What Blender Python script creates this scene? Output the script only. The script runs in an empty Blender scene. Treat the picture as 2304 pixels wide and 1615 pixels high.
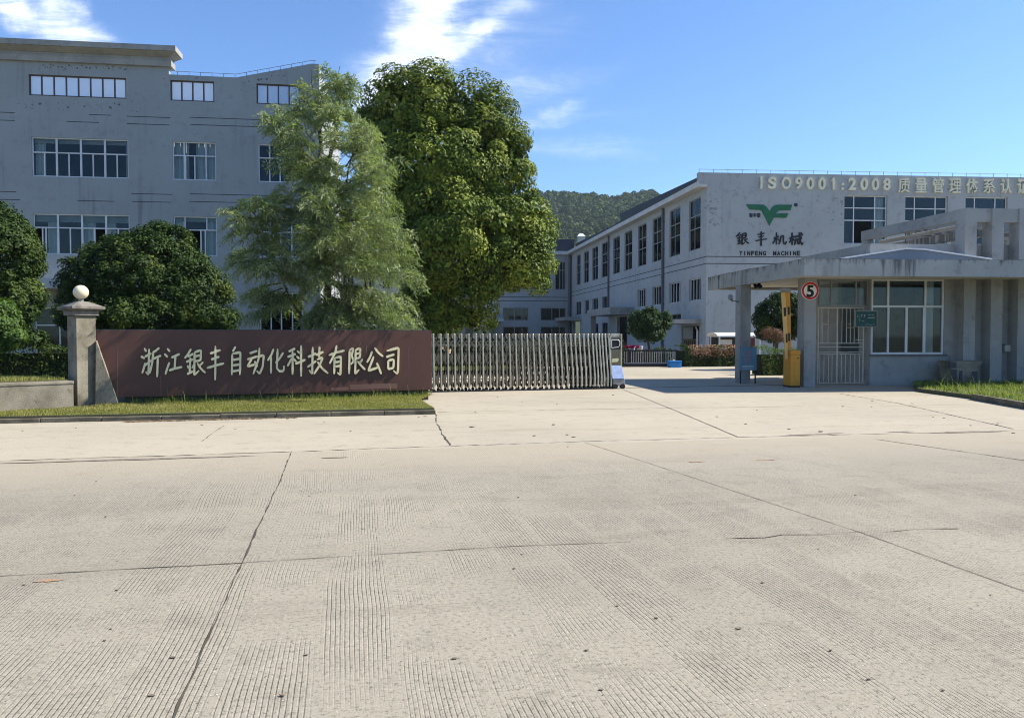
import bpy, bmesh, math, random
import numpy as np
from mathutils import Vector, Matrix

scene = bpy.context.scene
COL = scene.collection
R = math.radians

# ------------------------------------------------------------------ camera, sky, sun, exposure
F_PX, W_PX, H_PX = 1750.0, 2304.0, 1615.0
CAM_Z = 1.6
PITCH = math.atan(53.5 / F_PX)
cam = bpy.data.cameras.new('camera')
cam.sensor_width = 36.0
cam.lens = 36.0 * F_PX / W_PX
cam.clip_end = 6000.0
cam_o = bpy.data.objects.new('camera', cam)
cam_o.location = (0, 0, CAM_Z)
cam_o.rotation_euler = (math.pi / 2 - PITCH, 0, 0)
COL.objects.link(cam_o)
scene.camera = cam_o

SUN_AZ, SUN_EL = R(7.7), R(43.0)          # azimuth from +X towards +Y
sun = bpy.data.lights.new('sun', 'SUN')
sun.energy = 5.0
sun.angle = R(0.55)
sun.color = (1.0, 0.93, 0.82)
sun_o = bpy.data.objects.new('sun', sun)
sdir = Vector((math.cos(SUN_EL) * math.cos(SUN_AZ), math.cos(SUN_EL) * math.sin(SUN_AZ), math.sin(SUN_EL)))
sun_o.rotation_euler = sdir.to_track_quat('Z', 'Y').to_euler()
sun_o.location = (40, 10, 60)
COL.objects.link(sun_o)

scene.view_settings.view_transform = 'Standard'
scene.view_settings.look = 'None'
scene.view_settings.exposure = 0.95
scene.view_settings.gamma = 1.0
scene.cycles.max_bounces = 6
scene.cycles.diffuse_bounces = 3
scene.cycles.glossy_bounces = 3
scene.cycles.transmission_bounces = 4
scene.cycles.transparent_max_bounces = 8
scene.cycles.use_denoising = True
scene.cycles.denoising_prefilter = 'ACCURATE'
scene.cycles.filter_width = 1.0
scene.cycles.sample_clamp_indirect = 4.0
scene.cycles.caustics_reflective = False
scene.cycles.caustics_refractive = False


class NT:
    """small helper round a node tree"""
    def __init__(self, nt):
        self.nt = nt
    def n(self, typ, **kw):
        nd = self.nt.nodes.new(typ)
        for k, v in kw.items():
            setattr(nd, k, v)
        return nd
    def l(self, a, b):
        self.nt.links.new(a, b)
    def val(self, sock, v):
        if hasattr(v, 'bl_idname') or isinstance(v, bpy.types.NodeSocket):
            self.l(v, sock)
        else:
            sock.default_value = v
    def math(self, op, a, b=0.0, c=0.0, clamp=False):
        nd = self.n('ShaderNodeMath', operation=op, use_clamp=clamp)
        for i, v in enumerate((a, b, c)):
            self.val(nd.inputs[i], v)
        return nd.outputs[0]
    def mix(self, fac, a, b, blend='MIX'):
        nd = self.n('ShaderNodeMix', data_type='RGBA', blend_type=blend)
        self.val(nd.inputs[0], fac)
        for i, v in ((6, a), (7, b)):
            if isinstance(v, (tuple, list)) and len(v) == 3:
                v = (*v, 1)
            self.val(nd.inputs[i], v)
        return nd.outputs[2]
    def noise(self, vec, scale, detail=4.0, rough=0.55, dist=0.0):
        nd = self.n('ShaderNodeTexNoise')
        if vec is not None:
            self.l(vec, nd.inputs['Vector'])
        nd.inputs['Scale'].default_value = scale
        nd.inputs['Detail'].default_value = detail
        nd.inputs['Roughness'].default_value = rough
        nd.inputs['Distortion'].default_value = dist
        return nd.outputs[0]
    def ramp(self, fac, a, b):
        nd = self.n('ShaderNodeMapRange')
        nd.interpolation_type = 'SMOOTHSTEP'
        self.val(nd.inputs[0], fac)
        nd.inputs[1].default_value = a
        nd.inputs[2].default_value = b
        return nd.outputs[0]
    def mapping(self, vec, loc=(0, 0, 0), rot=(0, 0, 0), sc=(1, 1, 1)):
        nd = self.n('ShaderNodeMapping')
        self.l(vec, nd.inputs[0])
        nd.inputs[1].default_value = loc
        nd.inputs[2].default_value = rot
        nd.inputs[3].default_value = sc
        return nd.outputs[0]


world = bpy.data.worlds.new('World')
scene.world = world
world.use_nodes = True
world.node_tree.nodes.clear()
w = NT(world.node_tree)
sky = w.n('ShaderNodeTexSky', sky_type='NISHITA')
sky.sun_disc = False
sky.sun_elevation = SUN_EL
sky.sun_rotation = math.pi / 2 - SUN_AZ
sky.altitude = 100
sky.air_density = 1.0
sky.dust_density = 0.3
sky.ozone_density = 4.0
tc = w.n('ShaderNodeTexCoord')
sep = w.n('ShaderNodeSeparateXYZ')
w.l(tc.outputs['Generated'], sep.inputs[0])
yy = w.math('MAXIMUM', w.math('ABSOLUTE', sep.outputs[1]), 0.05)
ca = w.math('DIVIDE', sep.outputs[0], yy)
cb = w.math('DIVIDE', sep.outputs[2], yy)
cv = w.n('ShaderNodeCombineXYZ')
w.l(ca, cv.inputs[0]); w.l(cb, cv.inputs[1])
wz = w.noise(w.mapping(cv.outputs[0], (3.1, 1.7, 0)), 5.0, 4, 0.6)
wz2 = w.noise(w.mapping(cv.outputs[0], (9.1, 4.2, 0)), 5.0, 4, 0.6)
wf = w.noise(w.mapping(cv.outputs[0], (1.3, 7.7, 0)), 17.0, 5, 0.65)
wf2 = w.noise(w.mapping(cv.outputs[0], (5.5, 2.2, 0)), 17.0, 5, 0.65)
ca2 = w.math('ADD', ca, w.math('ADD', w.math('MULTIPLY', w.math('SUBTRACT', wz, 0.5), 0.11), w.math('MULTIPLY', w.math('SUBTRACT', wf, 0.5), 0.05)))
cb2 = w.math('ADD', cb, w.math('ADD', w.math('MULTIPLY', w.math('SUBTRACT', wz2, 0.5), 0.09), w.math('MULTIPLY', w.math('SUBTRACT', wf2, 0.5), 0.04)))
CLOUDS = [  # cirrus wisps: centre (tan of azimuth, tan of elevation), tilt, half length, half width, strength
    (-0.108, 0.400, 66, 0.085, 0.036, 0.95), (-0.158, 0.338, 46, 0.085, 0.034, 0.85),
    (-0.055, 0.372, 32, 0.105, 0.020, 0.85), (-0.100, 0.450, 60, 0.06, 0.036, 0.75),
    (-0.595, 0.392, -28, 0.10, 0.020, 0.90), (-0.570, 0.418, -50, 0.06, 0.016, 0.70), (-0.64, 0.405, -8, 0.05, 0.012, 0.6),
    (0.02, 0.300, 20, 0.10, 0.018, 0.30), (0.060, 0.284, 24, 0.040, 0.008, 0.38), (0.085, 0.235, 5, 0.10, 0.014, 0.26), (0.03, 0.262, 12, 0.09, 0.010, 0.28),
    (-0.03, 0.33, 30, 0.13, 0.03, 0.25), (-0.86, 0.34, -20, 0.12, 0.03, 0.5), (0.95, 0.36, 25, 0.15, 0.04, 0.5),
]
tot = None
for (a0, b0, tilt, L, Wd, st) in CLOUDS:
    c_, s_ = math.cos(R(tilt)), math.sin(R(tilt))
    da = w.math('SUBTRACT', ca2, a0); db = w.math('SUBTRACT', cb2, b0)
    p = w.math('DIVIDE', w.math('ADD', w.math('MULTIPLY', da, c_), w.math('MULTIPLY', db, s_)), L)
    q = w.math('DIVIDE', w.math('SUBTRACT', w.math('MULTIPLY', db, c_), w.math('MULTIPLY', da, s_)), Wd)
    d2 = w.math('ADD', w.math('MULTIPLY', p, p), w.math('MULTIPLY', q, q))
    g = w.math('MULTIPLY', w.math('EXPONENT', w.math('MULTIPLY', d2, -1.0)), st)
    tot = g if tot is None else w.math('ADD', tot, g)
streak = w.noise(w.mapping(cv.outputs[0], (0, 0, 0), (0, 0, R(-38)), (4.5, 22, 1)), 1.7, 7, 0.68, 0.7)
puff = w.noise(cv.outputs[0], 9, 6, 0.6, 0.3)
tex = w.math('ADD', w.math('MULTIPLY', streak, 0.65), w.math('MULTIPLY', puff, 0.35))
mask = w.math('MULTIPLY', w.ramp(w.math('MULTIPLY', w.math('POWER', tot, 0.8), w.math('SUBTRACT', w.math('MULTIPLY', tex, 4.2), 1.25)), 0.0, 1.25), 0.88)
gamma = w.n('ShaderNodeGamma')
w.l(sky.outputs[0], gamma.inputs[0])
gamma.inputs[1].default_value = 1.0
tint = w.mix(1.0, gamma.outputs[0], (0.83, 1.02, 1.25), 'MULTIPLY')
cl = w.mix(mask, tint, (7.6, 8.1, 8.8))
bg = w.n('ShaderNodeBackground')
w.l(cl, bg.inputs[0])
bg.inputs[1].default_value = 0.088
wo = w.n('ShaderNodeOutputWorld')
w.l(bg.outputs[0], wo.inputs[0])

# ------------------------------------------------------------------ from a pixel of the photograph to a place on a known plane
CP, SP = math.cos(PITCH), math.sin(PITCH)
CAM = Vector((0, 0, CAM_Z))

def ray(px, py):
    x = (px - W_PX / 2) / F_PX
    y = (H_PX / 2 - py) / F_PX
    return Vector((x, CP + y * SP, -SP + y * CP))

def at_depth(px, py, Y):
    d = ray(px, py)
    return CAM + d * (Y / d.y)

def on_ground(px, py, z=0.0):
    d = ray(px, py)
    return CAM + d * ((z - CAM_Z) / d.z)

def horizontal_at(px, Y):
    """ground point under the pixel column at depth Y"""
    p = at_depth(px, 754, Y)
    return Vector((p.x, Y, 0))


class Frame:
    """a vertical plane: u along it, v up, d outwards (towards the viewer's side)"""
    def __init__(self, o, u):
        self.o = Vector((o[0], o[1], 0))
        self.u = Vector((u[0], u[1], 0)).normalized()
        self.n = Vector((self.u.y, -self.u.x, 0))
    def p(self, u, v, d=0.0):
        q = self.o + self.u * u + self.n * d
        return (q.x, q.y, q.z + v)
    def uv(self, px, py):
        d = ray(px, py)
        t = (self.o - CAM).dot(self.n) / d.dot(self.n)
        q = CAM + d * t
        return (q - self.o).dot(self.u), q.z
    def shift(self, d):
        return Frame(self.o + self.n * d, self.u)
    def at(self, u, d=0.0):
        return Frame(self.o + self.u * u + self.n * d, self.u)

# ------------------------------------------------------------------ objects and meshes
ORG = {}

def thing(name, label, cat, loc=(0, 0, 0), group=None, kind=None):
    o = bpy.data.objects.new(name, None)
    o.empty_display_size = 0.3
    o.location = loc
    COL.objects.link(o)
    ORG[o.name] = Vector(loc)
    tag(o, label, cat, group, kind)
    return o

def tag(o, label=None, cat=None, group=None, kind=None):
    if label: o['label'] = label
    if cat: o['category'] = cat
    if group: o['group'] = group
    if kind: o['kind'] = kind
    return o

def link_mesh(name, me, material, parent=None, loc=None):
    o = bpy.data.objects.new(name, me)
    if material is not None:
        for m in (material if isinstance(material, (list, tuple)) else [material]):
            me.materials.append(m)
    COL.objects.link(o)
    if parent is not None:
        o.parent = parent
        ORG[o.name] = ORG[parent.name]
    else:
        ORG[o.name] = Vector(loc) if loc is not None else Vector((0, 0, 0))
        o.location = ORG[o.name]
    return o


class MB:
    """collects shapes in world coordinates; build() links them as ONE mesh object"""
    def __init__(self):
        self.v, self.f = [], []
    def poly(self, pts):
        i = len(self.v)
        self.v += [tuple(p) for p in pts]
        self.f.append(tuple(range(i, i + len(pts))))
        return self
    def hexa(self, c):
        """eight corners: bottom four in order, then top four"""
        i = len(self.v)
        self.v += [tuple(p) for p in c]
        for q in ((3, 2, 1, 0), (4, 5, 6, 7), (0, 1, 5, 4), (1, 2, 6, 5), (2, 3, 7, 6), (3, 0, 4, 7)):
            self.f.append(tuple(i + k for k in q))
        return self
    def box(self, x0, x1, y0, y1, z0, z1):
        return self.hexa([(x0, y0, z0), (x1, y0, z0), (x1, y1, z0), (x0, y1, z0),
                          (x0, y0, z1), (x1, y0, z1), (x1, y1, z1), (x0, y1, z1)])
    def fbox(self, F, u0, u1, v0, v1, d0, d1):
        return self.hexa([F.p(u0, v0, d1), F.p(u1, v0, d1), F.p(u1, v0, d0), F.p(u0, v0, d0),
                          F.p(u0, v1, d1), F.p(u1, v1, d1), F.p(u1, v1, d0), F.p(u0, v1, d0)])
    def prism(self, F, pts, d0, d1):
        """polygon in (u, v) given thickness from d0 to d1"""
        n = len(pts)
        i = len(self.v)
        self.v += [F.p(u, v, d1) for u, v in pts] + [F.p(u, v, d0) for u, v in pts]
        self.f.append(tuple(range(i, i + n)))
        self.f.append(tuple(range(i + 2 * n - 1, i + n - 1, -1)))
        for k in range(n):
            self.f.append((i + k, i + n + k, i + n + (k + 1) % n, i + (k + 1) % n))
        return self
    def flat(self, pts, z0, z1):
        """polygon in plan given height"""
        n = len(pts)
        i = len(self.v)
        self.v += [(p[0], p[1], z1) for p in pts] + [(p[0], p[1], z0) for p in pts]
        self.f.append(tuple(range(i, i + n)))
        self.f.append(tuple(range(i + 2 * n - 1, i + n - 1, -1)))
        for k in range(n):
            self.f.append((i + k, i + n + k, i + n + (k + 1) % n, i + (k + 1) % n))
        return self
    def tube(self, pts, r, seg=8, cap=True):
        pts = [Vector(p) for p in pts]
        rs = r if isinstance(r, (list, tuple)) else [r] * len(pts)
        rings = []
        for k, p in enumerate(pts):
            a = pts[max(0, k - 1)]; b = pts[min(len(pts) - 1, k + 1)]
            t = (b - a)
            t = t.normalized() if t.length > 1e-9 else Vector((0, 0, 1))
            ref = Vector((0, 0, 1)) if abs(t.z) < 0.9 else Vector((1, 0, 0))
            e1 = t.cross(ref).normalized(); e2 = t.cross(e1)
            i = len(self.v)
            for s in range(seg):
                th = 2 * math.pi * s / seg
                q = p + (e1 * math.cos(th) + e2 * math.sin(th)) * rs[k]
                self.v.append((q.x, q.y, q.z))
            rings.append(i)
        for a, b in zip(rings, rings[1:]):
            for s in range(seg):
                self.f.append((a + s, a + (s + 1) % seg, b + (s + 1) % seg, b + s))
        if cap:
            self.f.append(tuple(rings[0] + s for s in range(seg)))
            self.f.append(tuple(rings[-1] + s for s in reversed(range(seg))))
        return self
    def lathe(self, c, prof, seg=24):
        """profile of (r, z) about the vertical through c"""
        rings = []
        for r, z in prof:
            i = len(self.v)
            for s in range(seg):
                th = 2 * math.pi * s / seg
                self.v.append((c[0] + r * math.cos(th), c[1] + r * math.sin(th), c[2] + z))
            rings.append(i)
        for a, b in zip(rings, rings[1:]):
            for s in range(seg):
                self.f.append((a + s, a + (s + 1) % seg, b + (s + 1) % seg, b + s))
        self.f.append(tuple(rings[0] + s for s in reversed(range(seg))))
        self.f.append(tuple(rings[-1] + s for s in range(seg)))
        return self
    def ball(self, c, r, seg=12, rings=8):
        prof = [(max(1e-4, r * math.sin(math.pi * k / rings)), -r * math.cos(math.pi * k / rings)) for k in range(rings + 1)]
        return self.lathe(c, prof, seg)
    def build(self, name, material, parent=None, smooth=False, loc=None, bevel=0.0, angle=40):
        org = ORG[parent.name] if parent is not None else (Vector(loc) if loc is not None else Vector((0, 0, 0)))
        me = bpy.data.meshes.new(name)
        me.from_pydata([(x - org.x, y - org.y, z - org.z) for x, y, z in self.v], [], self.f)
        bm = bmesh.new(); bm.from_mesh(me)
        bmesh.ops.recalc_face_normals(bm, faces=bm.faces)
        bm.to_mesh(me); bm.free()
        o = link_mesh(name, me, material, parent, loc)
        if smooth:
            me.polygons.foreach_set('use_smooth', [True] * len(me.polygons))
            me.set_sharp_from_angle(angle=R(angle))
        if bevel:
            b = o.modifiers.new('bevel', 'BEVEL')
            b.width = bevel; b.segments = 2; b.limit_method = 'ANGLE'
        return o


def wall_with_holes(mb, F, u0, u1, v0, v1, holes, t, top=None, back=False):
    """holes: (u0, u1, v0, v1). Front sheet, reveals and cap, t thick; top: (u, v) profile above v1."""
    us = sorted({u0, u1, *[h[0] for h in holes], *[h[1] for h in holes]})
    vs = sorted({v0, v1, *[h[2] for h in holes], *[h[3] for h in holes]})
    us = [u for u in us if u0 - 1e-6 <= u <= u1 + 1e-6]
    for d in ((0.0, -t) if back else (0.0,)):
        for a, b in zip(us, us[1:]):
            for c, e in zip(vs, vs[1:]):
                mu, mv = (a + b) / 2, (c + e) / 2
                if any(h[0] < mu < h[1] and h[2] < mv < h[3] for h in holes):
                    continue
                mb.poly([F.p(a, c, d), F.p(b, c, d), F.p(b, e, d), F.p(a, e, d)])
        if top:
            for (a, va), (b, vb) in zip(top, top[1:]):
                mb.poly([F.p(a, v1, d), F.p(b, v1, d), F.p(b, vb, d), F.p(a, va, d)])
    for (a, b, c, e) in holes:
        mb.poly([F.p(a, c, 0), F.p(a, e, 0), F.p(a, e, -t), F.p(a, c, -t)])
        mb.poly([F.p(b, c, 0), F.p(b, e, 0), F.p(b, e, -t), F.p(b, c, -t)])
        mb.poly([F.p(a, c, 0), F.p(b, c, 0), F.p(b, c, -t), F.p(a, c, -t)])
        mb.poly([F.p(a, e, 0), F.p(b, e, 0), F.p(b, e, -t), F.p(a, e, -t)])
    prof = top or [(u0, v1), (u1, v1)]
    for (a, va), (b, vb) in zip(prof, prof[1:]):
        mb.poly([F.p(a, va, 0), F.p(b, vb, 0), F.p(b, vb, -t), F.p(a, va, -t)])
    mb.poly([F.p(u0, v0, 0), F.p(u0, prof[0][1], 0), F.p(u0, prof[0][1], -t), F.p(u0, v0, -t)])
    mb.poly([F.p(u1, v0, 0), F.p(u1, prof[-1][1], 0), F.p(u1, prof[-1][1], -t), F.p(u1, v0, -t)])

# ------------------------------------------------------------------ materials
def new_mat(name):
    m = bpy.data.materials.new(name)
    m.use_nodes = True
    m.node_tree.nodes.clear()
    t = NT(m.node_tree)
    out = t.n('ShaderNodeOutputMaterial')
    b = t.n('ShaderNodeBsdfPrincipled')
    t.l(b.outputs[0], out.inputs[0])
    return m, t, b, out

def surface(name, col, col2=None, scale=1.2, rough=0.8, bump=0.15, bscale=40.0, metal=0.0, streak=0.0, spots=0.0, stain=(0.05, 0.05, 0.045), spec=0.3):
    """a mottled surface: two tones mixed by noise, fine grain, optional vertical rain streaks and stains"""
    m, t, b, out = new_mat(name)
    co = t.n('ShaderNodeTexCoord').outputs['Object']
    col2 = col2 or tuple(c * 0.82 for c in col)
    n1 = t.noise(co, scale, 5, 0.6)
    c = t.mix(t.ramp(n1, 0.32, 0.7), col, col2)
    n2 = t.noise(co, bscale, 3, 0.6)
    c = t.mix(t.math('MULTIPLY', t.ramp(n2, 0.35, 0.75), 0.22), c, tuple(x * 0.6 for x in col))
    if streak:
        sv = t.mapping(co, (0, 0, 0), (0, 0, 0), (3.2, 3.2, 0.16))
        ns = t.noise(sv, 1.0, 5, 0.65)
        big = t.noise(co, 0.35, 2, 0.5)
        fac = t.math('MULTIPLY', t.math('MULTIPLY', t.ramp(ns, 0.52, 0.72), t.ramp(big, 0.38, 0.62)), streak)
        c = t.mix(fac, c, stain)
    if spots:
        nz = t.noise(co, 2.3, 7, 0.72)
        c = t.mix(t.math('MULTIPLY', t.ramp(nz, 0.51, 0.67), spots), c, stain)
    t.l(c, b.inputs['Base Color'])
    b.inputs['Roughness'].default_value = rough
    b.inputs['Metallic'].default_value = metal
    b.inputs['Specular IOR Level'].default_value = spec
    if bump:
        bp = t.n('ShaderNodeBump')
        bp.inputs['Strength'].default_value = bump
        bp.inputs['Distance'].default_value = 0.02
        t.l(n2, bp.inputs['Height'])
        t.l(bp.outputs[0], b.inputs['Normal'])
    return m

def glass_mat(name, tint=(0.45, 0.52, 0.55), gloss=(0.8, 0.9, 1.0), base=0.06):
    m = bpy.data.materials.new(name)
    m.use_nodes = True
    m.node_tree.nodes.clear()
    t = NT(m.node_tree)
    out = t.n('ShaderNodeOutputMaterial')
    tr = t.n('ShaderNodeBsdfTransparent'); tr.inputs[0].default_value = (*tint, 1)
    gl = t.n('ShaderNodeBsdfGlossy'); gl.inputs[0].default_value = (*gloss, 1); gl.inputs['Roughness'].default_value = 0.03
    fr = t.n('ShaderNodeFresnel'); fr.inputs[0].default_value = 1.5
    co = t.n('ShaderNodeTexCoord').outputs['Object']
    bp = t.n('ShaderNodeBump'); bp.inputs['Strength'].default_value = 0.03; bp.inputs['Distance'].default_value = 0.05
    t.l(t.noise(co, 0.9, 2, 0.5), bp.inputs['Height']); t.l(bp.outputs[0], gl.inputs['Normal'])
    mx = t.n('ShaderNodeMixShader')
    t.l(t.math('ADD', fr.outputs[0], base, clamp=True), mx.inputs[0])
    t.l(tr.outputs[0], mx.inputs[1]); t.l(gl.outputs[0], mx.inputs[2])
    t.l(mx.outputs[0], out.inputs[0])
    return m

def leaf_mat(name, c_dark, c_mid, c_light, gloss=0.35, trans=0.35, light_share=0.25):
    m, t, b, out = new_mat(name)
    geo = t.n('ShaderNodeNewGeometry')
    rnd = geo.outputs['Random Per Island']
    co = t.n('ShaderNodeTexCoord').outputs['Object']
    c = t.mix(rnd, c_dark, c_mid)
    n = t.noise(co, 0.9, 3, 0.6)
    c = t.mix(t.math('MULTIPLY', t.ramp(n, 0.45, 0.7), light_share * 2), c, c_light)
    t.l(c, b.inputs['Base Color'])
    b.inputs['Roughness'].default_value = 0.55
    b.inputs['Specular IOR Level'].default_value = gloss * 0.55
    tl = t.n('ShaderNodeBsdfTranslucent')
    t.l(t.mix(1.0, c, (1.3, 1.5, 0.5), 'MULTIPLY'), tl.inputs[0])
    mx = t.n('ShaderNodeMixShader'); mx.inputs[0].default_value = trans
    t.l(b.outputs[0], mx.inputs[1]); t.l(tl.outputs[0], mx.inputs[2]); t.l(mx.outputs[0], out.inputs[0])
    return m

M = {}
M['wall_grey'] = surface('wall_grey', (0.308, 0.328, 0.330), (0.28, 0.297, 0.298), 0.35, 0.9, 0.08, 30, streak=0.5, spots=0.22, stain=(0.115, 0.12, 0.122))
M['wall_pale'] = surface('wall_pale', (0.372, 0.392, 0.390), (0.335, 0.351, 0.349), 0.3, 0.9, 0.08, 30, streak=0.45, spots=0.35, stain=(0.16, 0.16, 0.16))
M['parapet'] = surface('parapet', (0.34, 0.33, 0.30), (0.27, 0.26, 0.24), 1.0, 0.9, 0.2, 30, streak=0.35, spots=0.3, stain=(0.09, 0.085, 0.075))
M['fascia'] = surface('fascia', (0.375, 0.385, 0.365), (0.31, 0.315, 0.30), 0.8, 0.9, 0.2, 35, streak=0.8, spots=0.3, stain=(0.07, 0.068, 0.062))
def fascia_drips():
    """black algae running down from the top edge of the canopy"""
    m = M['fascia']; t = NT(m.node_tree)
    b = [n for n in m.node_tree.nodes if n.bl_idname == 'ShaderNodeBsdfPrincipled'][0]
    src = b.inputs['Base Color'].links[0].from_socket
    co = t.n('ShaderNodeTexCoord').outputs['Object']
    sp = t.n('ShaderNodeSeparateXYZ'); t.l(co, sp.inputs[0])
    flat = t.mapping(co, (0, 0, 0), (0, 0, 0), (1, 1, 0.05))
    a = t.noise(flat, 5.0, 6, 0.75)
    bigp = t.noise(flat, 0.55, 2, 0.5)
    down = t.ramp(sp.outputs[2], 3.92, 3.25)          # 0 at the top edge, 1 at the bottom
    lim = t.math('ADD', 0.41, t.math('MULTIPLY', down, t.math('SUBTRACT', 0.40, t.math('MULTIPLY', t.ramp(bigp, 0.42, 0.62), 0.32))))
    f = t.math('MULTIPLY', t.math('SUBTRACT', a, lim), 9.0, clamp=True)
    t.l(t.mix(t.math('MULTIPLY', f, 0.72), src, (0.055, 0.055, 0.055)), b.inputs['Base Color'])
fascia_drips()
M['gate_wall'] = surface('gate_wall', (0.315, 0.320, 0.308), (0.265, 0.268, 0.256), 0.9, 0.9, 0.12, 60, streak=0.5, spots=0.4, stain=(0.13, 0.125, 0.115))
M['recess'] = surface('recess', (0.15, 0.145, 0.135), None, 0.9, 0.9, 0.1, 60, streak=0.3, spots=0.3)
M['soffit'] = surface('soffit', (0.74, 0.70, 0.58), (0.66, 0.62, 0.51), 0.8, 0.9, 0.05, 30)
M['groove'] = surface('groove', (0.07, 0.072, 0.08), None, 1, 0.9, 0)
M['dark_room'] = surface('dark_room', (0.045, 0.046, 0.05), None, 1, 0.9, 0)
M['roof_dark'] = surface('roof_dark', (0.035, 0.037, 0.042), None, 1, 0.6, 0.1)
M['white_frame'] = surface('white_frame', (0.62, 0.63, 0.64), None, 2, 0.45, 0.0, spec=0.5)
M['dark_frame'] = surface('dark_frame', (0.10, 0.07, 0.06), None, 2, 0.6, 0.0)
M['grey_frame'] = surface('grey_frame', (0.25, 0.25, 0.24), None, 2, 0.5, 0.0)
M['curtain'] = surface('curtain', (0.90, 0.89, 0.85), (0.80, 0.79, 0.75), 2.0, 0.95, 0.0)
M['blind'] = surface('blind', (0.60, 0.58, 0.50), None, 2.0, 0.9, 0.0)
M['glass'] = glass_mat('glass', (0.78, 0.84, 0.86), (0.38, 0.41, 0.42), 0.01)
M['glass_clear'] = glass_mat('glass_clear', (0.86, 0.92, 0.96), (0.95, 0.97, 1.0), 0.10)
def dusty(m):
    """dusty sky-lit panes: part of the light passes straight, part is scattered through"""
    t = NT(m.node_tree)
    out = [n for n in m.node_tree.nodes if n.bl_idname == 'ShaderNodeOutputMaterial'][0]
    src = out.inputs[0].links[0].from_socket
    tl = t.n('ShaderNodeBsdfTranslucent'); tl.inputs[0].default_value = (0.95, 0.96, 0.97, 1)
    mx = t.n('ShaderNodeMixShader')
    co = t.n('ShaderNodeTexCoord').outputs['Object']
    t.l(t.math('ADD', 0.38, t.math('MULTIPLY', t.noise(co, 0.5, 3, 0.6), 0.3)), mx.inputs[0])
    t.l(src, mx.inputs[1]); t.l(tl.outputs[0], mx.inputs[2]); t.l(mx.outputs[0], out.inputs[0])
dusty(M['glass_clear'])
M['white_gutter'] = surface('white_gutter', (0.55, 0.54, 0.50), (0.45, 0.44, 0.40), 1.5, 0.7, 0.1)
M['pipe'] = surface('pipe', (0.12, 0.125, 0.135), None, 2, 0.6, 0.0)
M['letters_cream'] = surface('letters_cream', (0.78, 0.74, 0.55), None, 2, 0.5, 0.0)
M['letters_black'] = surface('letters_black', (0.012, 0.012, 0.016), None, 2, 0.6, 0.0)
M['logo_green'] = surface('logo_green', (0.012, 0.125, 0.055), None, 2, 0.5, 0.0)
M['logo_dot'] = surface('logo_dot', (0.02, 0.025, 0.06), None, 2, 0.5, 0.0)
M['steel'] = surface('steel', (0.50, 0.465, 0.385), (0.34, 0.31, 0.25), 6, 0.34, 0.0, metal=0.7)
M['chrome_dark'] = surface('chrome_dark', (0.17, 0.16, 0.14), None, 5, 0.15, 0.0, metal=1.0)
M['black_plastic'] = surface('black_plastic', (0.012, 0.012, 0.013), None, 3, 0.4, 0.0)
M['orange'] = surface('orange', (0.62, 0.27, 0.025), (0.54, 0.23, 0.02), 3, 0.45, 0.03, spots=0.12, stain=(0.25, 0.13, 0.03))
M['orange_pale'] = surface('orange_pale', (0.66, 0.42, 0.14), (0.58, 0.36, 0.12), 4, 0.5, 0.05, spots=0.2, stain=(0.3, 0.2, 0.08))
M['red'] = surface('red', (0.50, 0.012, 0.016), None, 3, 0.4, 0.0)
M['white'] = surface('white', (0.80, 0.80, 0.78), None, 3, 0.5, 0.0)
M['granite'] = surface('granite', (0.092, 0.043, 0.033), (0.074, 0.034, 0.026), 1.1, 0.38, 0.02, 160, spec=0.28)
M['brass'] = surface('brass', (0.80, 0.71, 0.44), (0.66, 0.58, 0.36), 3, 0.38, 0.05, metal=0.25)
M['old_concrete'] = surface('old_concrete', (0.27, 0.242, 0.185), (0.125, 0.11, 0.08), 1.7, 0.9, 0.4, 45, streak=0.75, spots=0.7, stain=(0.06, 0.055, 0.04))
M['cap_concrete'] = surface('cap_concrete', (0.22, 0.20, 0.17), (0.13, 0.12, 0.10), 5, 0.9, 0.5, 40, spots=0.6)
M['globe'] = surface('globe', (0.74, 0.66, 0.46), None, 2, 0.25, 0.0, spec=0.6)
M['plinth'] = surface('plinth', (0.06, 0.065, 0.05), None, 2, 0.9, 0.2, spots=0.3)
M['blue_steel'] = surface('blue_steel', (0.17, 0.21, 0.27), None, 1, 0.5, 0.0)
M['white_trim'] = surface('white_trim', (0.8, 0.8, 0.8), None, 1, 0.4, 0.0)
M['bright_blue'] = surface('bright_blue', (0.03, 0.22, 0.60), None, 3, 0.5, 0.0)
M['board_green'] = surface('board_green', (0.02, 0.07, 0.065), (0.025, 0.085, 0.08), 6, 0.7, 0.0)
M['board_blue'] = surface('board_blue', (0.085, 0.19, 0.26), (0.11, 0.23, 0.30), 6, 0.6, 0.0)
M['poster_red'] = surface('poster_red', (0.55, 0.17, 0.15), None, 6, 0.6, 0.0)
M['chalk'] = surface('chalk', (0.6, 0.62, 0.6), None, 6, 0.9, 0.0)
M['bar_pale'] = surface('bar_pale', (0.55, 0.52, 0.42), None, 5, 0.5, 0.0)
M['bark'] = surface('bark', (0.085, 0.065, 0.045), (0.05, 0.04, 0.03), 6, 0.95, 0.6, 30)
M['bark_pale'] = surface('bark_pale', (0.10, 0.085, 0.06), (0.065, 0.055, 0.04), 6, 0.95, 0.4, 30)
M['rail_dark'] = surface('rail_dark', (0.03, 0.03, 0.035), None, 3, 0.6, 0.0)
M['rail_pale'] = surface('rail_pale', (0.48, 0.46, 0.44), None, 3, 0.5, 0.0)
M['maroon'] = surface('maroon', (0.10, 0.02, 0.02), None, 3, 0.6, 0.0)
M['soil'] = surface('soil', (0.12, 0.105, 0.06), (0.09, 0.10, 0.045), 2, 0.95, 0.3, 30)
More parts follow.
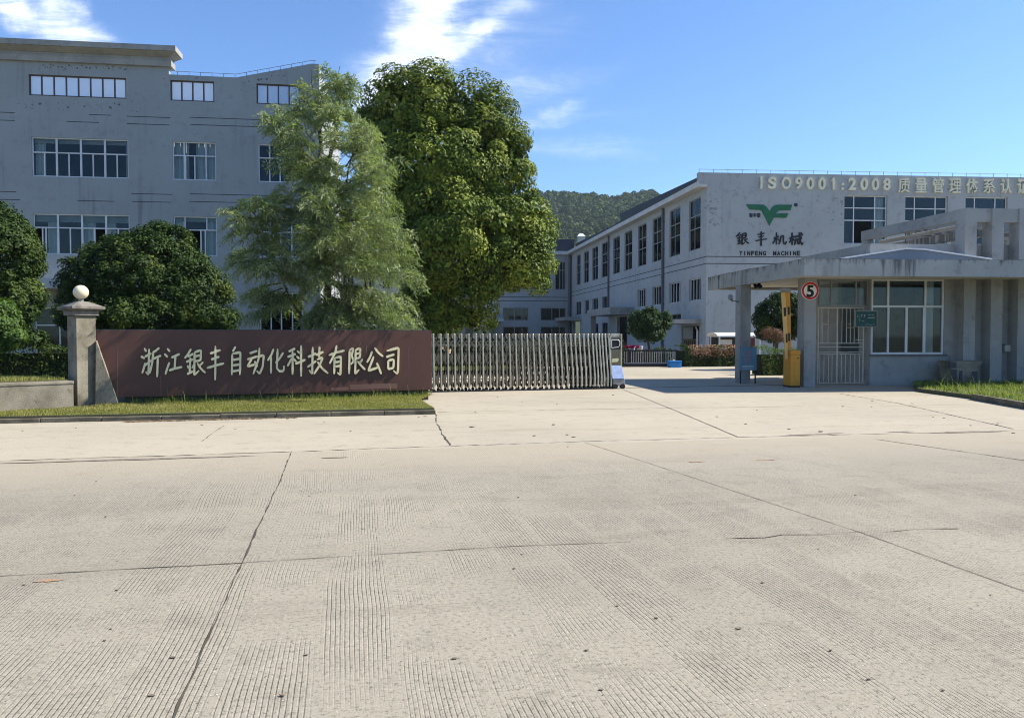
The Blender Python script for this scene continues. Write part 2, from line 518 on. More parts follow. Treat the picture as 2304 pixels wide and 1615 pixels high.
M['leaf_camphor'] = leaf_mat('leaf_camphor', (0.026, 0.048, 0.008), (0.145, 0.20, 0.026), (0.37, 0.39, 0.058), 0.22, 0.14)
M['leaf_feather'] = leaf_mat('leaf_feather', (0.125, 0.175, 0.075), (0.24, 0.29, 0.135), (0.36, 0.39, 0.215), 0.5, 0.35)
M['leaf_dark'] = leaf_mat('leaf_dark', (0.012, 0.028, 0.006), (0.045, 0.080, 0.014), (0.14, 0.18, 0.034), 0.28, 0.15)
M['leaf_fresh'] = leaf_mat('leaf_fresh', (0.05, 0.09, 0.02), (0.09, 0.16, 0.03), (0.13, 0.19, 0.04), 0.4, 0.3)
M['leaf_mid'] = leaf_mat('leaf_mid', (0.014, 0.032, 0.010), (0.035, 0.068, 0.018), (0.07, 0.11, 0.028), 0.18, 0.22)
M['leaf_red'] = leaf_mat('leaf_red', (0.34, 0.15, 0.11), (0.60, 0.33, 0.25), (0.48, 0.24, 0.18), 0.4, 0.25)
M['leaf_rust'] = leaf_mat('leaf_rust', (0.10, 0.05, 0.04), (0.20, 0.11, 0.09), (0.14, 0.08, 0.06), 0.3, 0.25)
M['petal'] = leaf_mat('petal', (0.75, 0.40, 0.42), (0.85, 0.62, 0.60), (0.8, 0.5, 0.5), 0.3, 0.3)
M['grass_blade'] = leaf_mat('grass_blade', (0.19, 0.195, 0.055), (0.29, 0.275, 0.095), (0.40, 0.34, 0.16), 0.2, 0.4)
M['grass_lush'] = leaf_mat('grass_lush', (0.11, 0.15, 0.035), (0.19, 0.23, 0.06), (0.30, 0.29, 0.11), 0.25, 0.4)
M['forest'] = leaf_mat('forest', (0.030, 0.052, 0.018), (0.058, 0.085, 0.030), (0.085, 0.105, 0.040), 0.1, 0.2)
# ------------------------------------------------------------------ ground, road, forecourt
def crop(x0, y0, s):
    return lambda x, y: (x0 + x / s, y0 + y / s)
K1 = crop(0, 60, 2.8737); K2 = crop(0, 440, 3.095); K3 = crop(200, 720, 2.87); K4 = crop(500, 120, 2.514)
K5 = crop(940, 700, 4.592); K6 = crop(1200, 380, 3.352); K7 = crop(1580, 360, 3.171); K8 = crop(1580, 560, 3.171)

def concrete_ground(name, c1, c2, dirt, grooves=0.0, grain=1.0):
    m, t, b, out = new_mat(name)
    co = t.n('ShaderNodeTexCoord').outputs['Object']
    big = t.noise(co, 0.22, 5, 0.6, 0.4)
    c = t.mix(t.ramp(big, 0.34, 0.68), c1, c2)
    sw = t.noise(t.mapping(co, (0, 0, 0), (0, 0, R(8)), (0.35, 2.4, 1)), 0.7, 5, 0.6, 0.6)
    c = t.mix(t.math('MULTIPLY', t.ramp(sw, 0.52, 0.74), 0.38), c, dirt)
    mid = t.noise(co, 3.0, 6, 0.7, 0.2)
    c = t.mix(t.math('MULTIPLY', t.ramp(mid, 0.50, 0.72), 0.42), c, tuple(x * 0.62 for x in c2))
    fine = t.noise(co, 34, 5, 0.75)
    fine2 = t.noise(co, 110, 3, 0.7)
    grit = t.math('ADD', t.math('MULTIPLY', fine, 0.6), t.math('MULTIPLY', fine2, 0.4))
    c = t.mix(t.math('MULTIPLY', t.ramp(grit, 0.50, 0.62), 0.9 * grain), c, tuple(x * 0.45 for x in c2))
    c = t.mix(t.math('MULTIPLY', t.ramp(grit, 0.46, 0.34), 0.60 * grain), c, tuple(min(1, x * 1.35) for x in c1))
    vor = t.n('ShaderNodeTexVoronoi'); t.l(co, vor.inputs['Vector']); vor.inputs['Scale'].default_value = 26
    few = t.noise(co, 7.0, 2, 0.5)
    speck = t.math('MULTIPLY', t.math('LESS_THAN', vor.outputs['Distance'], 0.11), t.ramp(few, 0.52, 0.62))
    c = t.mix(t.math('MULTIPLY', speck, 0.6 * grain), c, (0.66, 0.62, 0.53))
    height = grit
    if grooves:
        sp = t.n('ShaderNodeSeparateXYZ')
        wob = t.noise(co, 1.3, 3, 0.55)
        t.l(co, sp.inputs[0])
        wide_ = t.noise(t.mapping(co, (0, 0, 0), (0, 0, 0), (.5, .16, 1)), 1.0, 2, 0.5)
        x = t.math('ADD', t.math('ADD', sp.outputs[0], t.math('MULTIPLY', t.math('SUBTRACT', wob, 0.5), 0.022)), t.math('MULTIPLY', t.math('SUBTRACT', wide_, 0.5), 0.5))
        s = t.math('SINE', t.math('MULTIPLY', x, 2 * math.pi / 0.025))
        line = t.ramp(s, 0.35, 0.98)
        # rake strips: 0.42 m wide bands, each scored over its own stretches
        band = t.math('FLOOR', t.math('DIVIDE', x, 0.42))
        cv = t.n('ShaderNodeCombineXYZ')
        t.l(t.math('MULTIPLY', band, 7.31), cv.inputs[0]); t.l(t.math('MULTIPLY', sp.outputs[1], 0.55), cv.inputs[1])
        nb = t.noise(cv.outputs[0], 1.0, 3, 0.6)
        within = t.math('FRACT', t.math('DIVIDE', x, 0.42))
        edge = t.math('MULTIPLY', t.ramp(within, 0.0, 0.10), t.ramp(within, 1.0, 0.84))
        worn = t.noise(co, 0.9, 4, 0.65)
        mk = t.math('MULTIPLY', t.math('MULTIPLY', t.ramp(nb, 0.38, 0.56), edge), t.ramp(worn, 0.34, 0.56))
        near = t.ramp(sp.outputs[1], -1.0, -5.5)   # the far lane is trowelled smoother
        mk = t.math('MULTIPLY', mk, t.math('ADD', 0.35, t.math('MULTIPLY', near, 0.65)))
        g = t.math('MULTIPLY', line, mk)
        brk = t.math('MULTIPLY', t.ramp(fine, 0.30, 0.44), t.ramp(t.noise(co, 5.0, 4, 0.7), 0.36, 0.58))
        c = t.mix(t.math('MULTIPLY', t.math('MULTIPLY', g, brk), 0.56 * grooves), c, tuple(x * 0.38 for x in c2))
        height = t.math('SUBTRACT', grit, t.math('MULTIPLY', g, 0.9))
    if grooves:                                            # pale cement dust drifted from the forecourt over the far lane
        spd = t.n('ShaderNodeSeparateXYZ'); t.l(co, spd.inputs[0])
        dr = t.math('MULTIPLY', t.ramp(t.math('ADD', spd.outputs[1], t.math('MULTIPLY', big, 3.2)), -1.4, 1.9), 0.75)
        c = t.mix(dr, c, (0.355, 0.310, 0.232))
    t.l(c, b.inputs['Base Color'])
    b.inputs['Roughness'].default_value = 0.9
    b.inputs['Specular IOR Level'].default_value = 0.2
    bp = t.n('ShaderNodeBump')
    bp.inputs['Strength'].default_value = 0.55
    bp.inputs['Distance'].default_value = 0.009
    t.l(height, bp.inputs['Height'])
    t.l(bp.outputs[0], b.inputs['Normal'])
    return m

M['road'] = concrete_ground('road', (0.308, 0.278, 0.216), (0.250, 0.227, 0.179), (0.19, 0.165, 0.125), grooves=1.0, grain=1.0)
M['forecourt'] = concrete_ground('forecourt', (0.39, 0.346, 0.264), (0.34, 0.304, 0.236), (0.25, 0.205, 0.14), grain=0.5)
M['earth'] = surface('earth', (0.16, 0.14, 0.08), (0.10, 0.12, 0.05), 0.4, 0.95, 0.3, 10)
M['joint'] = surface('joint', (0.05, 0.043, 0.033), (0.09, 0.08, 0.06), 6, 0.95, 0.0)
M['kerb'] = surface('kerb', (0.19, 0.165, 0.115), (0.08, 0.07, 0.05), 2.5, 0.9, 0.4, 40, spots=0.6)

EA, EB = on_ground(0, 1037), on_ground(2304, 969)          # the joint between road and forecourt
RU = (EB - EA).normalized(); RV = Vector((-RU.y, RU.x, 0))
ROAD_ROT = math.atan2(RU.y, RU.x)

def rect_sheet(name, mat, u0, u1, v0, v1, z, kind='structure'):
    me = bpy.data.meshes.new(name)
    me.from_pydata([(u0, v0, 0), (u1, v0, 0), (u1, v1, 0), (u0, v1, 0)], [], [(0, 1, 2, 3)])
    o = link_mesh(name, me, mat)
    o.location = (EA.x, EA.y, z)
    o.rotation_euler = (0, 0, ROAD_ROT)
    o['kind'] = kind
    return o

rect_sheet('ground', M['earth'], -1800, 1800, -900, 2600, -0.03)
rect_sheet('road', M['road'], -60, 80, -30, 0, 0.0)
rect_sheet('forecourt', M['forecourt'], -60, 80, 0, 150, 0.0)

rng = random.Random(4)

def ribbon(mb, pts, wd, z=0.004, jit=0.5, step=0.12):
    P = []
    for a, b in zip(pts, pts[1:]):
        L = (b - a).length
        n = max(2, int(L / step))
        for k in range(n):
            P.append(a.lerp(b, k / n))
    P.append(pts[-1])
    prev = None
    off = 0.0
    for k, p in enumerate(P):
        t = (P[min(k + 1, len(P) - 1)] - P[max(k - 1, 0)]).normalized()
        nrm = Vector((-t.y, t.x, 0))
        off = off * 0.9 + rng.uniform(-1, 1) * wd * jit * 0.8
        w_ = wd * (0.5 + jit * rng.uniform(-0.5, 0.7))
        a, b = p + nrm * (off + w_), p + nrm * (off - w_)
        if prev:
            mb.poly([(prev[0].x, prev[0].y, z), (a.x, a.y, z), (b.x, b.y, z), (prev[1].x, prev[1].y, z)])
        prev = (a, b)

G = on_ground
def joint(name, lines):
    mb = MB()
    for pts, wd, jit in lines:
        ribbon(mb, [G(*p) for p in pts], wd, 0.004, jit)
    o = mb.build(name, M['joint']); o['kind'] = 'structure'
joint('road_joints', [
    ([(658, 1014), (545, 1268), (396, 1615), (330, 1760)], 0.008, 0.9),
    ([(1315, 995), (1960, 1206), (2304, 1330), (2700, 1470)], 0.007, 0.3),
    ([(-300, 1312), (0, 1296), (545, 1267)], 0.007, 0.7),
    ([(545, 1266), (1150, 1229), (1420, 1219)], 0.005, 0.8),
    ([(1600, 1213), (1660, 1210), (1720, 1209), (1760, 1203), (1850, 1203), (1930, 1197), (1990, 1198), (2060, 1191), (2155, 1189)], 0.005, 1.6),
    ([(1970, 988), (2304, 1036), (2700, 1090)], 0.016, 0.5),
    ([(-60, 1039), (700, 1014), (1315, 993), (2304, 968)], 0.016, 0.9)])
joint('forecourt_joints', [
    ([(981, 930), (985, 955), (1002, 985), (1012, 1002)], 0.015, 1.0),
    ([(1402, 876), (1520, 924), (1660, 983)], 0.018, 0.3),
    ([(985, 927), (1320, 921), (1809, 914)], 0.017, 0.7),
    ([(1890, 886), (2020, 907), (2281, 965)], 0.02, 0.4),
    ([(505, 957), (480, 975), (455, 992)], 0.008, 1.3)])

# stains and dirt lying on the slabs
mb = MB()
def blotch(px, py, rx, ry, z):
    c = G(px, py); n = 18
    k = [rng.uniform(0.55, 1.15) for _ in range(n)]
    mb.poly([(c.x + RU.x * rx * k[i] * math.cos(2 * math.pi * i / n) + RV.x * ry * k[i] * math.sin(2 * math.pi * i / n),
              c.y + RU.y * rx * k[i] * math.cos(2 * math.pi * i / n) + RV.y * ry * k[i] * math.sin(2 * math.pi * i / n), z) for i in range(n)])
for (px, py, rx, ry) in ((1565, 1039, .12, .04), (1722, 1035, .14, .035), (112, 1306, .09, .03)):
    blotch(px, py, rx, ry, 0.0045)
o = mb.build('rust_stains', surface('rust_stain', (0.34, 0.20, 0.11), (0.30, 0.24, 0.17), 14, 0.95, 0.0)); o['kind'] = 'structure'
mb = MB()
for (px, py, rx, ry) in ((1815, 978, .45, .06), (2180, 972, .7, .10), (750, 1030, .2, .04), (2020, 972, .3, .05),
                         (300, 1034, 1.6, .07), (1880, 975, .2, .04)):
    blotch(px, py, rx, ry, 0.0055)
o = mb.build('dirt_patches', surface('dirt_patch', (0.15, 0.12, 0.085), (0.24, 0.21, 0.17), 9, 0.95, 0.2)); o['kind'] = 'structure'

# ------------------------------------------------------------------ planting bed with kerb on the left, bed on the right
BED_Z = 0.12
KA, KB = G(0, 953), G(981, 932)
kd = (KB - KA).normalized(); kn = Vector((-kd.y, kd.x, 0))
KL = KA - kd * 18
bed_r1 = horizontal_at(975, 33.0)
bed_r2 = horizontal_at(1165, 32.5)
bed_r3 = horizontal_at(1150, 44.0)
bed = [KL + kn * 0.10, KB + kn * 0.10 - kd * 0.02, KB + kn * 2.4 - kd * 0.12, bed_r1, bed_r2, bed_r3, Vector((-34, 40, 0))]
mb = MB().flat([(p.x, p.y) for p in bed], -0.02, BED_Z)
o = mb.build('lawn_soil', M['soil']); o['kind'] = 'structure'
kp = MB()
L = (KB - KL).length
n = int(L / 1.0)
for k in range(n):                                        # kerb stones, 1 m each with open joints
    a = KL + kd * (L * k / n + 0.006); b = KL + kd * (L * (k + 1) / n - 0.006)
    j = rng.uniform(-0.008, 0.008)
    kp.flat([(a.x + kn.x * j, a.y + kn.y * j), (b.x + kn.x * j, b.y + kn.y * j), (b.x + kn.x * .1, b.y + kn.y * .1), (a.x + kn.x * .1, a.y + kn.y * .1)], -0.02, BED_Z - 0.04 + j * 0.9)
o = kp.build('kerb', M['kerb'], bevel=0.012); o['kind'] = 'structure'

RB = [G(2063, 881), G(2130, 890), G(2196, 899), G(2304, 918), G(2420, 938)]
rb = RB + [Vector((24, 19.5, 0)), Vector((24, 25.6, 0)), horizontal_at(2300, 24.6), horizontal_at(2058, 24.25)]
o = MB().flat([(p.x, p.y) for p in rb], -0.02, 0.10).build('bed_soil', M['soil']); o['kind'] = 'structure'
kp = MB()
for a, b in zip(RB[2:], RB[3:]):
    d_ = (b - a).normalized(); nn = Vector((d_.y, -d_.x, 0))
    kp.flat([(a.x + nn.x * .10, a.y + nn.y * .10), (b.x + nn.x * .10, b.y + nn.y * .10), (b.x, b.y), (a.x, a.y)], -0.02, 0.14)
o = kp.build('bed_kerb', M['kerb']); o['kind'] = 'structure'

# ------------------------------------------------------------------ windows
def window(F, root, r, cu, cl, tf, frame='white_frame', curtains=(), blinds=0.0, opened=(), bw=0.055, d=-0.13, glass='glass', name='window'):
    """a framed window filling r = (u0, u1, v0, v1): cu / cl verticals of the upper / lower lights (fractions), tf transoms (fractions from the top)"""
    u0, u1, v0, v1 = r
    W_, H_ = u1 - u0, v1 - v0
    mb = MB()
    dd = (d, d + 0.07)
    mb.fbox(F, u0, u1, v0, v0 + bw, *dd).fbox(F, u0, u1, v1 - bw, v1, *dd)
    mb.fbox(F, u0, u0 + bw, v0 + bw, v1 - bw, *dd).fbox(F, u1 - bw, u1, v0 + bw, v1 - bw, *dd)
    tfs = list(tf)
    cuts = [v1 - bw] + [v1 - H_ * f for f in tfs] + [v0 + bw]
    for f in tfs:
        v = v1 - H_ * f
        mb.fbox(F, u0 + bw, u1 - bw, v - bw / 2, v + bw / 2, d + 0.004, d + 0.074)
    for k, (a, b) in enumerate(zip(cuts, cuts[1:])):
        cc = cu if k < len(cuts) - 2 or not tfs else cl
        for f in cc:
            wd = bw
            if isinstance(f, tuple): f, wd = f
            mb.fbox(F, u0 + W_ * f - wd / 2, u0 + W_ * f + wd / 2, b, a, d + 0.008, d + 0.066)
    wn = mb.build(name, M[frame], root)
    gm = MB()
    lo_top = cuts[-2] if tfs else v1 - bw
    spans = [(u0 + bw, u1 - bw)]
    for (a, b) in opened:                                  # sashes slid open: no pane there
        na = []
        for (p, q) in spans:
            oa, ob = u0 + W_ * a, u0 + W_ * b
            if oa > p: na.append((p, min(q, oa)))
            if ob < q: na.append((max(p, ob), q))
        spans = na
    for p, q in spans:
        gm.fbox(F, p, q, v0 + bw, lo_top, d + 0.025, d + 0.031)
    if tfs:
        gm.fbox(F, u0 + bw, u1 - bw, lo_top, v1 - bw, d + 0.025, d + 0.031)
    gm.build('glass', M[glass], wn)
    if curtains:
        cm = MB()
        for (a, b) in curtains:
            p, q = u0 + W_ * a, u0 + W_ * b
            n = max(6, int((q - p) / 0.045))
            prev = None
            ph = rng.uniform(0, 6)
            for k in range(n + 1):
                u = p + (q - p) * k / n
                dd_ = d - 0.16 + 0.045 * math.sin(k * 1.15 + ph) + rng.uniform(-0.012, 0.012)
                cur = (F.p(u, v0 + 0.02, dd_), F.p(u, v1 - 0.02, dd_))
                if prev:
                    cm.poly([prev[0], cur[0], cur[1], prev[1]])
                prev = cur
        cm.build('curtain', M['curtain'], wn)
    if blinds:
        MB().fbox(F, u0 + 0.02, u1 - 0.02, v1 - H_ * blinds, v1 - 0.01, d - 0.10, d - 0.08).build('blind', M['blind'], wn)
    return wn

def rect_px(F, tl, br):
    a, b = F.uv(*tl), F.uv(*br)
    return (min(a[0], b[0]), max(a[0], b[0]), min(a[1], b[1]), max(a[1], b[1]))

# ------------------------------------------------------------------ the grey office building on the left
cornerL = horizontal_at(722, 38.0)
angL = R(7.5)
FL = Frame(cornerL, (math.cos(angL), math.sin(angL)))
office = thing('office_building', 'tall grey office building with sky showing through its top window openings', 'building', tuple(FL.p(-12, 0)))
U_LEFT = -26.0
def rL(tl, br): return rect_px(FL, K1(*tl), K1(*br))
a1, a2, a3 = rL((184, 310), (817, 465)), rL((1100, 345), (1386, 495)), rL((1657, 365), (1938, 507))
zt, zb = (a1[3] + a2[3] + a3[3]) / 3, (a1[2] + a2[2] + a3[2]) / 3
attic = [(a[0], a[1], zb, zt) for a in (a1, a2, a3)]
attic.insert(0, (a1[0] - 8.2, a1[0] - 3.1, zb, zt))
b1, b2 = rL((200, 712), (830, 983)), rL((1110, 742), (1397, 997))
t3, s3 = (b1[3] + b2[3]) / 2, (b1[2] + b2[2]) / 2
c1_, c2_ = rL((214, 1208), (843, 1488)), rL((1124, 1224), (1406, 1475))
t2, s2 = (c1_[3] + c2_[3]) / 2, (c1_[2] + c2_[2]) / 2
wide = ((b1[0] + c1_[0]) / 2, (b1[1] + c1_[1]) / 2); mid = ((b2[0] + c2_[0]) / 2, (b2[1] + c2_[1]) / 2)
a3u = (attic[3][0] + 0.05, attic[3][1] + 0.05)
far_l = (wide[0] - 8.2, wide[0] - 3.1)
row3 = [(*far_l, s3, t3), (*wide, s3, t3), (*mid, s3, t3), (*a3u, s3, t3)]
row2 = [(*far_l, s2, t2), (*wide, s2, t2), (*mid, s2, t2), (*a3u, s2, t2)]
h1 = t2 - s2
s1_, t1_ = s2 - (s3 - s2), s2 - (s3 - s2) + h1
row1 = [(*wide, 0.12, 2.9), (*mid, s1_, t1_), (*a3u, s1_, t1_)]
uS = FL.uv(*K1(1092, 310))[0]                 # where the tall cornice part ends
zLow = FL.uv(*K1(1092, 310))[1]; zMid = FL.uv(*K1(1525, 330))[1]; uMid = FL.uv(*K1(1525, 330))[0]
zTop = FL.uv(*K1(2065, 243))[1]; uTop = FL.uv(*K1(2015, 245))[0]
zTall = FL.uv(*K1(1095, 262))[1]
V1 = zLow - 0.25
mb = MB()
wall_with_holes(mb, FL, U_LEFT, 0, 0, V1, attic + row3 + row2 + row1, 0.26,
                top=[(U_LEFT, zTall), (uS, zTall), (uS, zLow), (uMid, zMid), (uTop, zTop), (0, zTop)], back=True)
mb.build('wall', M['wall_grey'], office)
eL = Vector(((905 - 1152) / F_PX, 1, 0)).normalized()
FLE = Frame(FL.o + eL * 13.0, -eL)            # end wall, seen from the right: runs back from the corner
FLE = Frame(FL.o, eL)
mb = MB()
mb.hexa([FL.p(0, 0, -0.27), tuple(FL.o + eL * 13 + Vector((0, 0, 0))), tuple(FL.o + eL * 13 - FL.u * 0.25), FL.p(-0.25, 0, -0.27),
         FL.p(0, zTop, -0.27), tuple(FL.o + eL * 13 + Vector((0, 0, zTop))), tuple(FL.o + eL * 13 - FL.u * 0.25 + Vector((0, 0, zTop))), FL.p(-0.25, zTop, -0.27)])
mb.build('end_wall', M['wall_grey'], office)
zR = zb - 0.35
mb = MB()
for z0, z1 in ((zR - 0.25, zR), (s3 - 0.9, s3 - 0.65), (s2 - 0.9, s2 - 0.65)):
    mb.fbox(FL, U_LEFT + 0.02, -0.3, z0, z1, -12.5, -0.28)
mb.fbox(FL, U_LEFT, -0.3, 0, zR - 0.01, -12.8, -12.55)
mb.build('roof', M['wall_grey'], office)
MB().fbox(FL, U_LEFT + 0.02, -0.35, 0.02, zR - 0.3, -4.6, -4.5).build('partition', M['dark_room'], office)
for z0 in (s3 - 0.64, s2 - 0.64):
    pass
# the heavy stepped cornice over the tall part
z1c = FL.uv(*K1(1105, 265))[1]; z2c = FL.uv(*K1(1110, 228))[1]
zA = FL.uv(*K1(1130, 190))[1]; zB = FL.uv(*K1(1130, 150))[1]
mb = MB()
z182 = FL.uv(*K1(1130, 184))[1]; z205 = FL.uv(*K1(1120, 207))[1]
mb.fbox(FL, U_LEFT, uS + 0.16, z1c, z2c, -0.5, 0.16)
mb.fbox(FL, U_LEFT, uS + 0.10, z2c + .002, z205, -0.5, 0.10)
for (d0, d1, uu) in ((0.10, 0.62, uS),):
    mb.hexa([FL.p(U_LEFT, z205 + .002, .12), FL.p(uS + .12, z205 + .002, .12), FL.p(uS + .12, z205 + .002, -.5), FL.p(U_LEFT, z205 + .002, -.5),
             FL.p(U_LEFT, z182 - .002, .48), FL.p(uS + .40, z182 - .002, .48), FL.p(uS + .40, z182 - .002, -.6), FL.p(U_LEFT, z182 - .002, -.6)])
cor = mb.build('cornice', M['parapet'], office)
mb = MB()
mb.fbox(FL, U_LEFT, uS + 0.46, z182, zB, -0.62, 0.54)
mb.build('coping', M['parapet'], cor)
# lightning rod along the sloping parapet
mb = MB()
pts = [(uS + 0.25, zLow), (uMid, zMid), (uTop, zTop), (-0.15, zTop)]
mb.tube([FL.p(u, v + 0.20, -0.13) for u, v in pts], 0.012, 5)
for k in range(13):
    f = k / 12 * 0.97 + 0.015
    u = pts[0][0] + (pts[-1][0] - pts[0][0]) * f
    for (ua, va), (ub, vb) in zip(pts, pts[1:]):
        if ua <= u <= ub:
            v = va + (vb - va) * (u - ua) / (ub - ua)
            mb.tube([FL.p(u, v - 0.02, -0.13), FL.p(u, v + 0.20, -0.13)], 0.011, 5)
mb.build('lightning_rail', M['pipe'], office)
# shadow-gap string courses
mb = MB()
def groove(root, F, p, q, v, h=0.035):
    MB().fbox(F, p, q, v - h / 2, v + h / 2, -0.01, 0.003).build('string_course', M['groove'], root)
for (xa, xb, y) in ((0, 95, 556), (0, 95, 607), (575, 720, 572), (430, 640, 618), (818, 1100, 585), (820, 1095, 633), (1228, 1840, 598), (1232, 1760, 643),
                    (0, 105, 1068), (0, 130, 1119), (500, 740, 1128), (848, 1115, 1083), (855, 1108, 1134), (1228, 1960, 1090), (1222, 1960, 1139)):
    a, b = FL.uv(*K1(xa, y)), FL.uv(*K1(xb, y))
    groove(office, FL, a[0], b[0], (a[1] + b[1]) / 2 )
# spalled plaster under and over the attic openings
mb = MB()
def chip(F, u, v, r):
    n = 9
    mb.poly([F.p(u + r * rng.uniform(.5, 1.2) * math.cos(2 * math.pi * k / n), v + 0.8 * r * rng.uniform(.5, 1.2) * math.sin(2 * math.pi * k / n), 0.003 + rng.uniform(0, .002)) for k in range(n)])
for (x, y, s) in ((258, 500, 10), (440, 523, 8), (547, 516, 8), (715, 525, 10), (770, 505, 9), (740, 498, 8), (208, 505, 5), (380, 535, 5), (855, 483, 6), (885, 552, 5), (170, 525, 5),
                  (120, 500, 4), (480, 500, 4), (410, 540, 4), (310, 545, 4), (208, 530, 5), (378, 495, 4), (850, 545, 3),
                  (1670, 345, 10), (1690, 342, 9), (1725, 340, 9), (1610, 355, 6), (1580, 362, 5), (1755, 322, 5), (1800, 320, 5), (1835, 318, 5), (1270, 335, 7), (1280, 328, 5), (1062, 337, 5)):
    u, v = FL.uv(*K1(x, y))
    chip(FL, u, v, s / 2.8737 * 37 / F_PX)
for k in range(46):
    x = rng.uniform(215, 830); u, v = FL.uv(*K1(x, 262 + rng.uniform(-18, 22)))
    chip(FL, u, v, rng.uniform(.02, .06))
mb.build('plaster_stain', M['recess'], office)
# windows
for k, r in enumerate(attic):
    nn = 8 if r[1] - r[0] > 3 else 4
    window(FL, office, r, [i / nn for i in range(1, nn)], [], [], 'dark_frame', bw=0.06, glass='glass_clear')
W8l = [0.125, 0.25, 0.375, 0.5, 0.625, 0.75, 0.875]
window(FL, office, row3[0], [.25, .5, .75], [.25, .5, .75], [0.36], blinds=0.14)
window(FL, office, row3[1], [(.25, .09), (.5, .09), (.75, .09)], [.125, (.25, .09), .375, (.5, .09), .625, (.75, .09), .875], [0.38], curtains=[(0.01, 0.12), (0.955, 0.99)], blinds=0.13)
window(FL, office, row3[2], [.26, .76], [.26, .29, .5, .76], [0.36], curtains=[(0.01, 0.34), (0.5, 0.99)])
window(FL, office, row3[3], [.26, .76], [.26, .5, .76], [0.36], curtains=[(0.8, 0.99)])
window(FL, office, row2[0], [.25, .5, .75], [.25, .5, .75], [0.36], blinds=0.14)
window(FL, office, row2[1], [(.25, .09), (.5, .09), (.75, .09)], [.09, .125, (.25, .09), .375, (.5, .09), .625, (.75, .09), .875], [0.34], curtains=[(0.12, 0.23), (0.48, 0.62), (0.75, 0.84)], blinds=0.19, opened=[(0.02, 0.09), (0.63, 0.74)])
window(FL, office, row2[2], [.26, .76], [.26, .62, .72], [0.34], curtains=[(0.02, 0.25), (0.72, 0.97)], blinds=0.12, opened=[(0.3, 0.62)])
window(FL, office, row2[3], [.26, .76], [.26, .5, .76], [0.36], blinds=0.10)
window(FL, office, row1[0], [.25, .5, .75], [.25, .5, .75], [0.3])
window(FL, office, row1[1], [.26, .76], [.26, .5, .76], [0.36], blinds=0.1)
window(FL, office, row1[2], [.26, .76], [.26, .5, .76], [0.36])
# concrete porch over the ground floor by the planting
ua, va = FL.uv(85, 630); ub, vb = FL.uv(150, 652)
mb = MB().fbox(FL, wide[0] - 1.0, wide[1] + 1.2, vb, va, -0.02, 1.5)
mb.build('porch_canopy', M['wall_pale'], office)
u_, v_ = FL.uv(100, 656); u_, vv = FL.uv(100, 690)
MB().fbox(FL, wide[0] - 0.2, wide[1] + 0.2, vv, v_, 0.004, 0.06).build('shop_fascia', M['parapet'], office)

# ------------------------------------------------------------------ the pale workshop on the right with its long side wall
nearP = horizontal_at(1588, 52.0); farP = horizontal_at(1283, 96.3)
FS = Frame(farP, nearP - farP)
LS = (nearP - farP).length
angF = R(4.2)
FF = Frame(nearP, (math.cos(angF), math.sin(angF)))
works = thing('workshop_building', 'long pale grey two storey workshop with ISO lettering and green logo', 'building', tuple(nearP))
zEave = (FS.uv(*K6(1300, 125))[1] + FS.uv(*K6(280, 640))[1]) / 2
zPar = FF.uv(1600, 388.5)[1]
def rS(tl, br): return rect_px(FS, K6(*tl), K6(*br))
UP = [((1174, 243), (1260, 590)), ((1028, 322), (1107, 640)), ((900, 378), (967, 687)), ((789, 436), (852, 727)), ((688, 490), (745, 761)),
      ((602, 538), (651, 797)), ((515, 577), (561, 826)), ((444, 612), (487, 851)), ((380, 650), (417, 876)), ((326, 683), (355, 901))]
ups = [rS(*r) for r in UP]
zu1 = sum(r[3] for r in ups[:5]) / 5 ; zu0 = sum(r[2] for r in ups[:5]) / 5
LO = [((1174, 800), (1265, 955)), ((1026, 868), (1108, 1015)), ((898, 903), (970, 1032)), ((786, 930), (851, 1046)),
      ((518, 998), (561, 1076)), ((445, 1015), (489, 1116)), ((387, 1012), (418, 1117)), ((320, 1028), (360, 1119))]
los = [rS(*r) for r in LO]
zl1 = sum(r[3] for r in los[:4]) / 4; zl0 = sum(r[2] for r in los[:4]) / 4
print('workshop', zEave, zPar, zu0, zu1, zl0, zl1)
GR = [((1036, 1098), (1112, 1145)), ((518, 1160), (560, 1240)), ((443, 1167), (490, 1240))]
grs = [rS(*r) for r in GR]
holesS = [(r[0], r[1], zu0, zu1) for r in ups] + [(r[0], r[1], zl0, zl1) for r in los]
gholes = [(r[0], r[1], max(0.9, r[2]), min(zl0 - 0.5, r[3])) for r in grs]
door1 = rS((632, 1118), (705, 1330)); door1 = (door1[0], door1[1], 0.02, FS.uv(*K6(668, 1115))[1])
door2 = rS((1118, 1180), (1250, 1350)); door2 = (door2[0], door2[1], 0.02, FS.uv(*K6(1190, 1185))[1])
door3 = rS((300, 1150), (352, 1230)); door3 = (door3[0], door3[1], 0.02, FS.uv(*K6(330, 1152))[1])
mb = MB()
wall_with_holes(mb, FS, 0, LS, 0, zEave, holesS + gholes + [door1, door2, door3], 0.28)
mb.build('side_wall', M['wall_pale'], works)
for r in holesS[:10]:
    k = holesS.index(r)
    wn = window(FS, works, r, [.42], [.42], [.33, .58], 'grey_frame', bw=0.07, d=-0.16, curtains=[(0.02, 0.3)] if k % 2 == 0 else (), blinds=0.0)
for r in holesS[10:]:
    window(FS, works, r, [.25, .5, .75], [], [], 'white_frame' if r[0] > LS * 0.6 else 'grey_frame', bw=0.06, d=-0.2, curtains=[(0.3, 0.5)])
for r in gholes:
    window(FS, works, r, [.5], [], [], 'grey_frame', bw=0.05, d=-0.16)
def rF(tl, br): return rect_px(FF, K7(*tl), K7(*br))
wA, wB, wC = rF((1015, 251), (1315, 604)), rF((1443, 258), (1742, 604)), rF((1880, 262), (2175, 606))
